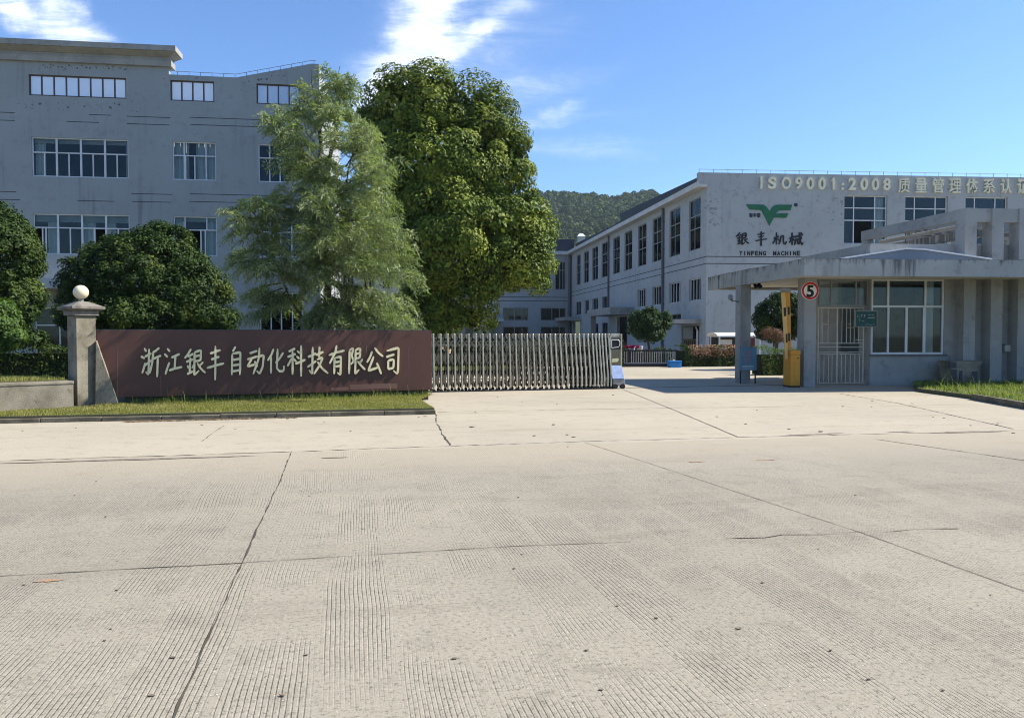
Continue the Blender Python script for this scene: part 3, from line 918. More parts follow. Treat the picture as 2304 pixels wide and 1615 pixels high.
zf1 = (wA[3] + wB[3] + wC[3]) / 3; zf0 = (wA[2] + wB[2] + wC[2]) / 3
sp_ = (wC[0] - wA[0]) / 2; wd_ = (wA[1] - wA[0] + wB[1] - wB[0]) / 2
holesF = [(wA[0] + k * sp_, wA[0] + k * sp_ + wd_, zf0, zf1) for k in range(5)]
U_R = holesF[-1][1] + 3
lowF = [(h[0], h[1], zl0 - 0.2, zl1 - 0.2) for h in holesF]
mb = MB()
wall_with_holes(mb, FF, 0, U_R, 0, zEave, holesF + lowF, 0.28)
uP = FF.uv(*K6(1245, 25))[0]
wall_with_holes(mb, FF, uP, U_R, zEave, zPar, [], 0.35, back=True)
mb.build('front_wall', M['wall_pale'], works)
for k, r in enumerate(holesF + lowF):
    window(FF, works, r, [.24, .73], [.24, .73], [.255, .51], 'white_frame', bw=0.07, d=-0.2, curtains=[(0.76, 0.98)] if k in (0, 5, 3) else (), opened=[(0.26, 0.66)] if k == 0 else ())
# inside: partitions, a floor, and the flat roof that keeps the light out
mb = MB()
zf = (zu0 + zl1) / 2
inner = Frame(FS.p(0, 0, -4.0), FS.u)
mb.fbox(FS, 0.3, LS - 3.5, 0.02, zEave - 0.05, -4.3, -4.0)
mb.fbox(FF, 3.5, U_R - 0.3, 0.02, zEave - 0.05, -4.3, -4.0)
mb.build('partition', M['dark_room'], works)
mb = MB()
for z0, z1, e in ((zf - 0.15, zf + 0.1, 0.3), (zEave - 0.04, zEave + 0.16, 0.0)):
    q = [FS.p(e, 0, -0.29), FS.p(LS - 0.28, 0, -0.29), FF.p(U_R, 0, -0.29), tuple(Vector(FF.p(U_R, 0, 0)) + (farP - nearP))]
    mb.flat([(p[0], p[1]) for p in q], z0, z1)
mb.build('roof', M['roof_dark'], works)
# raised dark roof edges set back from the eaves
mb = MB()
FS1 = FS.shift(-0.7)
uq, vq = FS1.uv(*K6(658, 335)); vE = zEave + 0.17
u9 = FS1.uv(*K6(1232, 68))[0]
v_near = FS1.uv(*K6(1236, 66))[1]; vmid = FS1.uv(*K6(655, 398))[1]; v_far = FS1.uv(*K6(305, 572))[1]
mb.hexa([FS1.p(uq, vE, 0), FS1.p(u9, vE, 0), FS1.p(u9, vE, -.5), FS1.p(uq, vE, -.5), FS1.p(uq, vq, 0), FS1.p(u9, v_near, 0), FS1.p(u9, v_near, -.5), FS1.p(uq, vq, -.5)])
mb.hexa([FS1.p(.2, vE, 0), FS1.p(uq - .01, vE, 0), FS1.p(uq - .01, vE, -.5), FS1.p(.2, vE, -.5), FS1.p(.2, v_far, 0), FS1.p(uq - .01, vmid, 0), FS1.p(uq - .01, vmid, -.5), FS1.p(.2, v_far, -.5)])
mb.build('roof_edge', M['roof_dark'], works)
mb = MB()
mb.fbox(FS, -0.3, LS + 0.02, zEave - 0.16, zEave + 0.02, 0.004, 0.62)
mb.fbox(FS, -0.3, LS + 0.01, zEave + 0.022, zEave + 0.20, 0.54, 0.62)
mb.build('eaves', M['white_gutter'], works)
for (x, y0, y1) in ((988, 285, 1075), (575, 510, 1066)):
    u, v1p = FS.uv(*K6(x, y0 + 10)); v0p = FS.uv(*K6(x, y1))[1]
    m2 = MB(); m2.tube([FS.p(u, 0.1 if x > 900 else v0p, 0.13), FS.p(u, zEave - 0.17, 0.13)], 0.10 if x > 900 else 0.085, 8)
    for k in range(4):
        vz = zl0 + (zEave - zl0) * k / 3.6
        m2.fbox(FS, u - 0.13, u + 0.13, vz, vz + 0.05, 0.0, 0.24)
    m2.build('downpipe', M['pipe'], works, smooth=True)
mb = MB()
vs1 = FS.uv(*K6(1300, 662))[1]; vs2 = FS.uv(*K6(1300, 715))[1]
for v in (vs1, vs2):
    groove(works, FS, 0.05, LS - 0.002, v, 0.06); groove(works, FF, 0.0, U_R, v, 0.06)
# canopies and doors along the side
def porch(F, tl, br, depth, label=None):
    a, b = F.uv(*tl), F.uv(*br)
    m3 = MB().fbox(F, a[0], b[0], min(a[1], b[1]), max(a[1], b[1]), 0.0, depth)
    return m3.build('porch_canopy', M['parapet'], works)
FSp = FS.shift(1.5)
def pu(x): return FS.uv(*K6(x, 1100))[0]
vp1 = FS.uv(*K6(700, 1050))[1]; vp0 = FS.uv(*K6(700, 1085))[1]
MB().fbox(FS, door1[0] - 3.2, door1[1] + 2.4, door1[3] + 0.12, door1[3] + 0.75, 0.004, 2.2).build('porch_canopy', M['parapet'], works)
MB().fbox(FS, door1[0] - 2.9, door1[0] - 2.4, 0, door1[3] + 0.118, 1.5, 2.0).build('porch_column', M['parapet'], works)
v1_, v0_ = FS.uv(*K6(1240, 1135))[1], FS.uv(*K6(1240, 1168))[1]
MB().fbox(FS, pu(1120) - 0.4, pu(1268), v0_, v1_, 0.004, 1.9).build('porch_canopy', M['parapet'], works)
MB().fbox(FS, door3[0] - 2.2, door3[1] + 0.8, door3[3] + 0.1, door3[3] + 0.5, 0.004, 2.0).build('porch_canopy', M['parapet'], works)
mb = MB()
H2 = door2[3]
nb = 9
for k in range(nb):
    u = door2[0] + (door2[1] - door2[0]) * (k + 0.5) / nb
    mb.fbox(FS, u - 0.05, u + 0.05, 0.05, H2 * 0.56, -0.16, -0.1)
mb.fbox(FS, door2[0], door2[1], H2 * 0.56, H2 * 0.56 + 0.08, -0.16, -0.09)
mb.build('door', surface('door_wood', (0.20, 0.14, 0.07), None, 4, 0.6, 0.0), works)
MB().fbox(FS, door2[0], door2[0] + (door2[1] - door2[0]) * .55, H2 * 0.6, H2 - 0.05, -0.16, -0.12).build('door_panel', M['parapet'], works)
u, _ = FS.uv(*K6(1248, 1200))
MB().tube([FS.p(u, 0.1, 0.1), FS.p(u, H2 - 0.35, 0.1), FS.p(u - 0.25, H2 - 0.1, 0.1)], 0.07, 8).build('downpipe', M['white_frame'], works, smooth=True)
# stains on the corner
mb = MB()
for k in range(60):
    x, y = rng.gauss(70, 22), rng.uniform(240, 470)
    if rng.random() < 0.3: x, y = rng.uniform(900, 1000), rng.uniform(260, 470)
    u, v = FF.uv(*K7(x, y))
    chip(FF, u, v, abs(rng.gauss(0.05, 0.05)) + 0.015)
mb.build('plaster_stain', surface('plaster_stain', (0.27, 0.275, 0.28), (0.22, 0.225, 0.23), 5, 0.9, 0.0), works)
# lightning rail
mb = MB()
mb.tube([FF.p(uP + 0.1, zPar + 0.24, -0.15), FF.p(U_R, zPar + 0.24, -0.15)], 0.014, 5)
k = 0
while uP + 0.1 + k * 0.98 < U_R:
    u = uP + 0.1 + k * 0.98; mb.tube([FF.p(u, zPar - 0.02, -0.15), FF.p(u, zPar + 0.27, -0.15)], 0.013, 5); k += 1
mb.build('lightning_rail', M['pipe'], works)
# lettering: glyphs of the built-in font turned into raised shapes
def glyphs(mb, F, ch, u0, v0, wd, ht, d0, d1, bold=0.0, shear=0.0, jitter=0.0):
    cu = bpy.data.curves.new('tmp', 'FONT')
    cu.body = ch; cu.extrude = 0.5; cu.offset = bold; cu.shear = shear; cu.resolution_u = 4
    ob = bpy.data.objects.new('tmp', cu); COL.objects.link(ob)
    bpy.context.view_layer.update()
    me = bpy.data.meshes.new_from_object(ob.evaluated_get(bpy.context.evaluated_depsgraph_get()))
    co = np.array([v.co[:] for v in me.vertices])
    lo, hi = co.min(0), co.max(0)
    i = len(mb.v)
    for c in co:
        a = (c[0] - lo[0]) / max(1e-6, hi[0] - lo[0]); b = (c[1] - lo[1]) / max(1e-6, hi[1] - lo[1])
        mb.v.append(F.p(u0 + a * wd, v0 + b * ht, d0 if c[2] < 0 else d1))
    for p in me.polygons:
        mb.f.append(tuple(i + k for k in p.vertices))
    bpy.data.objects.remove(ob); bpy.data.curves.remove(cu); bpy.data.meshes.remove(me)

def glyph_px(mb, F, K, ch, x0, x1, y0, y1, d1, bold=0.0, lift=0.004):
    a, b = F.uv(*K(x0, y1)), F.uv(*K(x1, y0))
    glyphs(mb, F, ch, a[0], a[1], b[0] - a[0], b[1] - a[1], lift, d1, bold)

mb = MB()
for ch, cx, hw in (('I', 418, 7), ('S', 495, 29), ('O', 596, 33), ('9', 685, 25), ('0', 767, 26), ('0', 850, 26), ('1', 932, 15), (':', 997, 8), ('2', 1065, 27), ('0', 1150, 26), ('0', 1230, 26), ('8', 1312, 25)):
    yo = (cx - 418) * 0.0125
    mb = MB()
    if ch == '1':                                       # stem with a short flag
        q = [FF.uv(*K7(cx + a, b + yo)) for a, b in ((-5, 208), (6, 208), (6, 123), (-2, 123), (-16, 140), (-11, 148), (-5, 142))]
        mb.prism(FF, q, .004, .14)
    elif ch == ':': glyph_px(mb, FF, K7, ch, cx - hw, cx + hw, 160 + yo, 208 + yo, 0.14, 0.03)
    else: glyph_px(mb, FF, K7, ch, cx - hw, cx + hw, 123 + yo, 208 + yo, 0.14, 0.03)
    mb.build('letter', M['letters_cream'], works)
for k, ch in enumerate('质量管理体系认证'):
    cx = 1434 + k * 121.2; yo = k * 0.9
    mb = MB()
    glyph_px(mb, FF, K7, ch, cx - 41, cx + 41, 133 + yo, 234 + yo, 0.14, 0.012)
    mb.build('letter', M['letters_cream'], works)
logo = [(312, 318), (438, 321), (462, 340), (479, 369), (498, 340), (515, 326), (540, 321), (641, 321), (628, 360), (545, 362), (520, 384), (613, 381), (600, 413), (509, 412), (478, 470), (424, 364), (408, 357), (338, 355)]
mb = MB().prism(FF, [FF.uv(*K7(x, y)) for x, y in logo], 0.004, 0.05)
lg = mb.build('logo', M['logo_green'], works)
u, v = FF.uv(*K7(667, 321))
MB().prism(FF, [(u + 0.115 * math.cos(2 * math.pi * k / 20), v + 0.115 * math.sin(2 * math.pi * k / 20)) for k in range(20)], 0.004, 0.05).build('logo_dot', M['logo_dot'], works)
mb = MB()
for k, ch in enumerate('银丰牌'):
    glyph_px(mb, FF, K7, ch, 335 + k * 27.5, 360 + k * 27.5, 380, 411, 0.03, 0.02)
for k, ch in enumerate('YINFENG'):
    x = 264 + k * 28.2
    glyph_px(mb, FF, K7, ch, x + (7 if ch == 'I' else 0), x + (14 if ch == 'I' else 22), 650, 683, 0.03, 0.03)
for k, ch in enumerate('MACHINE'):
    x = 505 + k * 28.4
    glyph_px(mb, FF, K7, ch, x + (7 if ch == 'I' else 0), x + (14 if ch == 'I' else 23), 650, 683, 0.03, 0.03)
mb.build('small_lettering', M['letters_black'], works)

# brush-written characters: strokes as lists of points, in the pixels of an enlarged view of the sign
STROKES = {
 '浙': [[(92,122),(110,152)], [(64,190),(97,208)], [(75,332),(86,300),(102,245)], [(98,194),(152,164)], [(133,128),(131,240),(128,345),(105,318)], [(96,268),(152,222)],
       [(218,118),(195,140),(163,160)], [(168,155),(160,240),(138,332)], [(166,212),(232,184)], [(206,200),(203,280),(200,362)]],
 '江': [[(283,124),(306,152)], [(260,168),(287,198)], [(268,342),(280,300),(302,240)], [(318,202),(387,170)], [(352,185),(345,292)], [(298,308),(345,292),(408,278)]],
 '银': [[(482,128),(458,170),(428,208)], [(452,194),(502,168)], [(440,238),(500,214)], [(476,200),(470,330)], [(452,264),(463,292)], [(506,258),(490,290)], [(448,338),(502,312)],
       [(510,157),(566,138),(560,226)], [(512,192),(560,180)], [(510,234),(560,222)], [(512,155),(508,347),(548,308)], [(582,238),(548,272)], [(534,245),(560,290),(602,328)]],
 '丰': [[(638,167),(727,138)], [(648,217),(717,193)], [(612,288),(680,268),(756,248)], [(684,103),(684,250),(682,388)]],
 '自': [[(852,108),(828,152)], [(824,170),(820,345)], [(824,170),(892,155),(890,300),(886,345)], [(828,221),(888,210)], [(828,266),(888,257)], [(824,316),(888,304)]],
 '动': [[(968,166),(1032,144)], [(948,216),(1037,190)], [(990,206),(948,276),(1027,254)], [(1010,230),(1032,277)], [(1030,196),(1087,180),(1076,280),(1050,338),(1028,310)], [(1050,118),(1044,210),(998,338)]],
 '化': [[(1168,128),(1148,180),(1118,227)], [(1146,190),(1146,332)], [(1248,158),(1220,205),(1183,247)], [(1201,128),(1194,290),(1220,318),(1252,312),(1254,268)]],
 '科': [[(1347,124),(1293,152)], [(1283,197),(1352,170)], [(1326,145),(1325,342)], [(1320,206),(1283,272)], [(1330,206),(1357,237)], [(1363,143),(1387,167)], [(1358,188),(1382,212)], [(1348,253),(1432,218)], [(1396,98),(1396,358)]],
 '技': [[(1453,197),(1522,164)], [(1493,113),(1488,337),(1463,305)], [(1448,282),(1522,228)], [(1518,181),(1582,153)], [(1549,108),(1545,202)], [(1528,217),(1577,200),(1550,265),(1503,337)], [(1533,235),(1570,290),(1620,332)]],
 '有': [[(1627,182),(1690,158),(1757,143)], [(1692,98),(1680,160),(1633,252)], [(1675,202),(1671,337)], [(1675,206),(1727,190),(1723,347),(1698,325)], [(1680,242),(1720,232)], [(1680,277),(1720,268)]],
 '限': [[(1800,135),(1795,337)], [(1800,137),(1832,124),(1815,185),(1837,230),(1808,258)], [(1850,136),(1890,124),(1884,206)], [(1850,171),(1885,163)], [(1850,211),(1885,200)], [(1850,135),(1845,337),(1878,300)], [(1907,213),(1880,247)], [(1866,230),(1890,262),(1928,302)]],
 '公': [[(1987,148),(1968,200),(1943,242)], [(2008,118),(2035,158),(2078,192)], [(2000,190),(1985,230),(1953,312),(2042,280)], [(2025,245),(2045,290),(2062,338)]],
 '司': [[(2108,146),(2207,119),(2202,300),(2196,338),(2163,308)], [(2103,197),(2172,174)], [(2120,225),(2120,297)], [(2120,226),(2167,214),(2163,288)], [(2118,297),(2163,286)]],
 '机': [[(508,562),(548,544)], [(530,518),(528,604)], [(526,560),(502,598)], [(535,560),(550,577)], [(560,545),(558,575),(545,603)], [(560,546),(580,537),(576,588),(585,601),(598,598),(599,580)]],
 '械': [[(620,562),(657,544)], [(640,518),(640,608)], [(638,560),(620,592)], [(645,560),(656,577)], [(652,552),(718,534)], [(690,518),(699,580),(712,612),(718,590)], [(658,577),(692,564)], [(668,560),(658,607)], [(680,558),(680,600)], [(708,548),(688,603)], [(700,519),(713,530)]],
}

def brush(mb, F, to_uv, strokes, wd, d0, d1):
    """each stroke a raised ribbon, heavy at the start and thinning towards the end"""
    for si, st in enumerate(strokes):
        pts = []
        for a, b in zip(st, st[1:]):
            n = max(2, int(math.hypot(b[0] - a[0], b[1] - a[1]) / 9))
            pts += [(a[0] + (b[0] - a[0]) * k / n, a[1] + (b[1] - a[1]) * k / n) for k in range(n)]
        pts.append(st[-1])
        for _ in range(2):                                # soften the corners
            pts = [pts[0]] + [((p[0] + 2 * q[0] + r[0]) / 4, (p[1] + 2 * q[1] + r[1]) / 4) for p, q, r in zip(pts, pts[1:], pts[2:])] + [pts[-1]]
        n = len(pts)
        left, right = [], []
        long_ = math.hypot(st[0][0] - st[-1][0], st[0][1] - st[-1][1])
        for k, p in enumerate(pts):
            a, b = pts[max(0, k - 1)], pts[min(n - 1, k + 1)]
            tx, ty = b[0] - a[0], b[1] - a[1]
            l = math.hypot(tx, ty) or 1
            f = k / (n - 1)
            prof = min(1.0, 0.35 + 4.5 * f) * (1.0 - 0.28 * math.sin(math.pi * f)) * (1.0 if f < 0.8 else 1.0 - 2.6 * (f - 0.8))
            hw = wd * 0.5 * prof * (1.12 if abs(ty) < abs(tx) * 0.7 else 0.95) + 1.2
            nx, ny = -ty / l * hw, tx / l * hw
            left.append(to_uv(p[0] + nx, p[1] + ny)); right.append(to_uv(p[0] - nx, p[1] - ny))
        top = d1 + 0.0016 * si
        i = len(mb.v)
        for (u, v), (u2, v2) in zip(left, right):
            mb.v += [F.p(u, v, top), F.p(u2, v2, top), F.p(u, v, d0), F.p(u2, v2, d0)]
        for k in range(n - 1):
            a, b = i + 4 * k, i + 4 * k + 4
            mb.f += [(a, a + 1, b + 1, b), (a, b, b + 2, a + 2), (a + 1, a + 3, b + 3, b + 1)]
        mb.f += [(i, i + 2, i + 3, i + 1), (i + 4 * n - 4, i + 4 * n - 3, i + 4 * n - 1, i + 4 * n - 2)]

def remap(src, dst):
    (x0, y0, x1, y1), (X0, Y0, X1, Y1) = src, dst
    return lambda x, y: (X0 + (x - x0) / (x1 - x0) * (X1 - X0), Y0 + (y - y0) / (y1 - y0) * (Y1 - Y0))
mb = MB()
for ch, src, dst in (('银', (428, 128, 602, 347), (240, 517, 332, 605)), ('丰', (612, 103, 756, 388), (378, 510, 462, 615)), ('机', None, None), ('械', None, None)):
    if src:
        rm = remap(src, dst)
        brush(mb, FF, lambda x, y, rm=rm: FF.uv(*K7(*rm(x, y))), STROKES[ch], 22, 0.004, 0.04)
    else:
        brush(mb, FF, lambda x, y: FF.uv(*K7(x, y)), STROKES[ch], 11, 0.004, 0.04)
mb.build('brush_lettering', M['letters_black'], works)

# ------------------------------------------------------------------ the link building behind, closing the yard
angK = R(6.0)
FK = Frame(horizontal_at(1284, 95.5), (math.cos(angK), math.sin(angK)))
link = thing('link_building', 'grey link building at the back of the yard behind the sliding gate', 'building', tuple(FK.p(-10, 0)))
zK = FK.uv(*K6(200, 640))[1]
def rK(tl, br): return rect_px(FK, K6(*tl), K6(*br))
k_up = rK((165, 700), (243, 912)); k_lo = rK((55, 1048), (245, 1145)); k_gr = rK((55, 1190), (245, 1270))
k_lo2 = rect_px(FK, K4(1588, 1440), K4(1735, 1510))
stepK = k_lo[0] - k_lo2[0]
hk = []
for j in range(6):
    for r in (k_lo, k_gr):
        hk.append((r[0] - j * stepK, r[1] - j * stepK, r[2], r[3]))
    for q in (0, 1):
        ww = k_up[1] - k_up[0]
        hk.append((k_up[0] - q * ww * 1.9 - j * stepK * 1.0, k_up[1] - q * ww * 1.9 - j * stepK, k_up[2], k_up[3]))
hk = [h for i, h in enumerate(hk) if not any(h is not g and h[0] < g[1] + .2 and g[0] < h[1] + .2 and h[2] < g[3] and g[2] < h[3] for g in hk[:i])]
mb = MB()
wall_with_holes(mb, FK, -46, 0.6, 0, zK, hk, 0.28)
mb.build('wall', M['wall_grey'], link)
for r in hk:
    window(FK, link, r, [.25, .5, .75] if r[1] - r[0] > 5 else [.45, .75], [.25, .5, .75] if r[1] - r[0] > 5 else [.45, .75], [.30] if r[3] - r[2] > 2.6 else [], 'grey_frame', bw=0.09, d=-0.16)
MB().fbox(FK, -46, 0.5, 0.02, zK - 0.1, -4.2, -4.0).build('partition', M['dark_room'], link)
mb = MB().fbox(FK, -46.4, 0.4, zK + 0.27, zK + 1.75, -8, 0.05)
mb.build('roof', surface('roof_blue', (0.03, 0.04, 0.06), None, 1, 0.6, 0), link)
MB().fbox(FK, -46.4, 0.4, zK - 0.15, zK + 0.265, -8, 0.5).build('eaves', M['white_gutter'], link)
mb = MB()
for y in (968, 997):
    groove(link, FK, -46, 0.0, FK.uv(*K6(100, y))[1], 0.08)
u, v0p = FK.uv(*K6(270, 1120)); v1p = zK - 0.16
MB().tube([FK.p(u, 0.1, 0.15), FK.p(u, v1p, 0.15)], 0.16, 8).build('downpipe', M['pipe'], link, smooth=True)
r = rect_px(FK, K4(1470, 1500), K4(1580, 1518)); MB().fbox(FK, r[0] - 4, r[1], r[2], r[3], 0.004, 3.0).build('porch_canopy', M['wall_pale'], link)
r = rect_px(FK, K4(1420, 1536), K4(1520, 1600)); MB().fbox(FK, r[0], r[1], 0, r[3], 0.004, 0.5).build('porch_wall', M['white_gutter'], link)
# ------------------------------------------------------------------ gatehouse with its overhanging canopy and pergola
K9 = crop(1640, 600, 5.747); K10 = crop(1360, 730, 10.05); K11 = crop(1400, 640, 8.046)
GC = horizontal_at(1808, 22.0)
ge1 = Vector((math.cos(R(4.5)), math.sin(R(4.5)), 0))
ge2 = Vector(((905 - 1152) / F_PX, 1, 0)).normalized()
def FG(y): return Frame(GC + ge2 * y, ge1)
def gp(x, y, z):
    q = GC + ge1 * x + ge2 * y
    return (q.x, q.y, z)
def gbox(mb, x0, x1, y0, y1, z0, z1):
    return mb.hexa([gp(x0, y0, z0), gp(x1, y0, z0), gp(x1, y1, z0), gp(x0, y1, z0), gp(x0, y0, z1), gp(x1, y0, z1), gp(x1, y1, z1), gp(x0, y1, z1)])
def gx(y, K, x, yy=800): return FG(y).uv(*K(x, yy))[0]
def gz(y, K, x, yy): return FG(y).uv(*K(x, yy))[1]

house = thing('gatehouse', 'grey concrete gatehouse with overhanging canopy, pergola fins and white framed window', 'gatehouse', tuple(GC))
zt = (gz(0, K8, 740, 70) + gz(0, K8, 2296, 82)) / 2
zb_ = (gz(0, K8, 740, 190) + gz(0, K8, 2296, 204)) / 2
zs = zb_ + 0.10
XR = 21.0
YB = 6.9
print('gatehouse', zt, zb_)
mb = MB()
def strip(mb, pts, z0, z1, t):        # fascia run with an uneven worn top edge
    pass
gbox(mb, 0, XR, 0, 0.16, zb_, zt)
gbox(mb, 0, 0.16, 0.162, 5.95, zb_, zt)
gbox(mb, -0.03, 0.15, 5.97, YB, zb_ - 0.01, zt - 0.02)
gbox(mb, 0.152, XR, YB - 0.16, YB, zb_, zt)
fa = mb.build('fascia', M['fascia'], house)
mb = MB()
k = 0.0
while k < XR - 1:                      # crumbling mortar along the top edge
    L_ = rng.uniform(.05, .5)
    gbox(mb, k, min(XR, k + L_), 0.01, 0.15, zt, zt + rng.uniform(0.004, 0.022)); k += L_ + rng.uniform(0, .05)
k = 0.17
while k < 5.8:
    L_ = rng.uniform(.05, .4)
    gbox(mb, 0.01, 0.15, k, k + L_, zt, zt + rng.uniform(0.004, 0.02)); k += L_ + rng.uniform(0, .05)
mb.build('worn_edge', M['cap_concrete'], fa)
mb = MB(); gbox(mb, 0.165, XR - .01, 0.165, YB - 0.165, zs, zs + 0.14); mb.build('soffit', M['soffit'], house)
mb = MB(); gbox(mb, 0.165, XR - .01, 0.165, YB - 0.165, zt - 0.20, zt - 0.08); mb.build('roof_deck', M['parapet'], house)
# upper roof block
yU = 2.46
xU = gx(yU, K7, 1200, 600); zU = (gz(yU, K7, 1205, 600) + gz(yU, K7, 1850, 600)) / 2
mb = MB(); gbox(mb, xU, XR - .02, yU, 6.7, zt - 0.079, zU); mb.build('roof_block', M['gate_wall'], house)
# blue sheet roof with its sunlit edge put on as a white strip
yBl = 1.3
tri = [FG(yBl).uv(*K7(*p)) for p in ((985, 716), (1010, 705), (1450, 639), (1580, 644), (2060, 713), (2065, 722))]
m2 = MB().prism(FG(yBl), [(tri[0][0], zt - .07)] + tri[1:5] + [(tri[5][0], zt - .07)], -1.1, 0.0)
bl = m2.build('sheet_roof', M['blue_steel'], house)
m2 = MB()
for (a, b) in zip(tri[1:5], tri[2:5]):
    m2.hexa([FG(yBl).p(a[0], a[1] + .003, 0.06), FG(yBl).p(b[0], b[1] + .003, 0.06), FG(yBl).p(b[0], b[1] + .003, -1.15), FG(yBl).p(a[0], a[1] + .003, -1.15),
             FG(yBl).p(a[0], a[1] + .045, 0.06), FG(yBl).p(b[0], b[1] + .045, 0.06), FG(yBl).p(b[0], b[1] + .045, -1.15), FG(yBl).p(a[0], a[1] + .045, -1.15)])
m2.build('sunlit_edge', M['white_trim'], bl)
# fins rising through the roof into the pergola
yF = 2.0
zP = gz(yF, K7, 1905, 342)
xs_ = [gx(yF, K8, 1860), gx(yF, K8, 2052), gx(yF, K8, 2245)]
wF = gx(yF, K8, 1943) - xs_[0]
step_ = (xs_[2] - xs_[0]) / 2
fins = [xs_[0] + k * step_ for k in range(8)]
zB2 = gz(2.3, K7, 1815, 432)
for x in fins:
    mb = MB()
    gbox(mb, x, x + wF, yF, yF + 0.44, 0.0, zP)
    mb.build('fin', M['gate_wall'], house)
for x in fins[:1] + fins[2::2]:
    mb = MB(); gbox(mb, x + .002, x + 0.26, yF + 0.442, 7.6, zB2, zP - 0.003)
    gbox(mb, x + .01, x + 0.25, 7.2, 7.58, zU + .002, zB2 - .002)
    mb.build('pergola_beam', M['gate_wall'], house)
for a, b in zip(fins, fins[1:]):
    mb = MB(); gbox(mb, a + wF + .001, b - .001, yF + 0.06, yF + 0.40, gz(yF, K7, 2000, 440), zP - 0.004)
    mb.build('lintel', M['gate_wall'], house)
mb = MB()
gbox(mb, fins[0] + 0.95, fins[0] + 1.2, yF + 1.0, 7.4, zB2 - 0.42, zB2 - 0.16)
gbox(mb, fins[0] + 0.40, fins[-1], 5.2, 5.45, zB2 - 0.1, zB2 + 0.12)
mb.build('rafter', M['fascia'], house)
MB().tube([gp(fins[0] + 0.45, yF + 0.5, zB2 - 0.12), gp(fins[0] + 0.45, 7.1, zB2 - 0.12)], 0.075, 10).build('pipe', M['parapet'], house, smooth=True)
# columns under the canopy
for (y, xl, w_, d_) in ((1.93, gx(1.93, K8, 725), 0.37, 0.42), (4.2, gx(4.2, K8, 270), 0.355, 0.40)):
    mb = MB(); gbox(mb, xl, xl + w_, y, y + d_, 0, zs - .002)
    mb.build('column', M['gate_wall'], house)
# guard room
yW = 2.4
FW_ = FG(yW)
xa, xb = gx(yW, K8, 1203), gx(yW, K8, 1722)
zw1, zw0 = gz(yW, K8, 1450, 214), gz(yW, K8, 1450, 752)
mb = MB()
wall_with_holes(mb, FW_, xa - 0.03, XR - .3, 0, zs - .002, [(xa, xb, zw0, zw1)], 0.2)
mb.build('front_wall', M['gate_wall'], house)
window(FW_, house, (xa, xb, zw0, zw1), [.235, .745], [.24, (.49, .08), (.735, .09)], [0.365], 'white_frame', curtains=[(0.77, 0.93)], bw=0.065, d=-0.10)
mb = MB()
gbox(mb, xa - 0.03, xa + 0.10, yW + .205, 6.6, 0, zw0 + 0.02)
gbox(mb, xa - 0.03, xa + 0.10, yW + .205, yW + .62, zw0 + .022, zs - .003)
gbox(mb, xa - 0.03, xa + 0.10, yW + 1.9, 6.6, zw0 + .022, zs - .003)
mb.build('side_wall', M['parapet'], house)
mb = MB(); gbox(mb, xa + 0.2, XR - .4, 5.2, 5.3, 0.01, zs - .003); mb.build('back_wall', M['gate_wall'], house)
mb = MB(); gbox(mb, xa - 0.08, xb + 0.08, yW - 0.05, yW - .002, zw0 - 0.06, zw0 - .001); mb.build('sill', M['recess'], house)
# barred pedestrian gate between column and guard room
yGt = 2.62
FGt = FG(yGt)
X0, X1 = gx(yGt, K8, 816), xa - 0.035
mb = MB()
def bar(xp, y0, y1, r=0.014, mbx=None):
    u = FGt.uv(*K9(xp, y0)); v = FGt.uv(*K9(xp, y1))
    (mbx or mb).tube([FGt.p(u[0], u[1]), FGt.p(u[0], v[1])], r, 6)
def rail(x0, x1, y, r=0.014):
    u = FGt.uv(*K9(x0, y)); v = FGt.uv(*K9(x1, y)); z = (u[1] + v[1]) / 2
    mb.tube([FGt.p(u[0], z), FGt.p(v[0], z)], r, 6)
for x in (1175, 1230, 1290, 1335, 1455, 1510, 1570, 1630, 1690): bar(x, 1125, 1500, 0.012)
for x in (1195, 1215, 1285, 1465, 1525, 1575, 1625, 1680): bar(x, 545, 990, 0.011)
bar(1405, 545, 1500, 0.024); bar(1745, 520, 1500, 0.022); bar(1158, 520, 1500, 0.02)
for y in (990, 1040, 1105, 1127, 1500): rail(1158, 1745, y, 0.014)
rail(1158, 1760, 532, 0.03)
rail(1215, 1285, 745); rail(1530, 1622, 787); rail(1540, 1590, 742); rail(1480, 1660, 1042, .012); rail(1640, 1740, 945, .012)
mb.build('barred_gate', M['bar_pale'], house)
mb = MB()
zTr0, zTr1 = FGt.uv(*K9(1500, 508))[1], zs - .004
for xp in (1165, 1318, 1640): 
    u = FGt.uv(*K9(xp, 400))[0]; mb.fbox(FGt, u - .022, u + .022, zTr0, zTr1, -.03, .03)
mb.fbox(FGt, X0, X1, zTr0 - .02, zTr0 + .03, -.035, .035)
mb.fbox(FGt, X0, X1, zTr1 - .05, zTr1, -.035, .035)
tw = mb.build('transom_frame', M['grey_frame'], house)
MB().fbox(FGt, X0, X1, zTr0 + .032, zTr1 - .052, -.004, .004).build('glass', M['glass'], tw)
yBk = 6.2
FBk = FG(yBk)
ua_, ub_ = gx(yBk, K9, 1150), gx(yBk, K9, 1700)
zq0, zq1 = gz(yBk, K9, 1300, 512), gz(yBk, K9, 1300, 400)
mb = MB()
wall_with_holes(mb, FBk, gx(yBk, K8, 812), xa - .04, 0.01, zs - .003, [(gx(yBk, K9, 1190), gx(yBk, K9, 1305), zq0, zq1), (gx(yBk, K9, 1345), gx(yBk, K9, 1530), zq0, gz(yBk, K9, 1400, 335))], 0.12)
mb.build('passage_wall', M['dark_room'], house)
mb = MB()
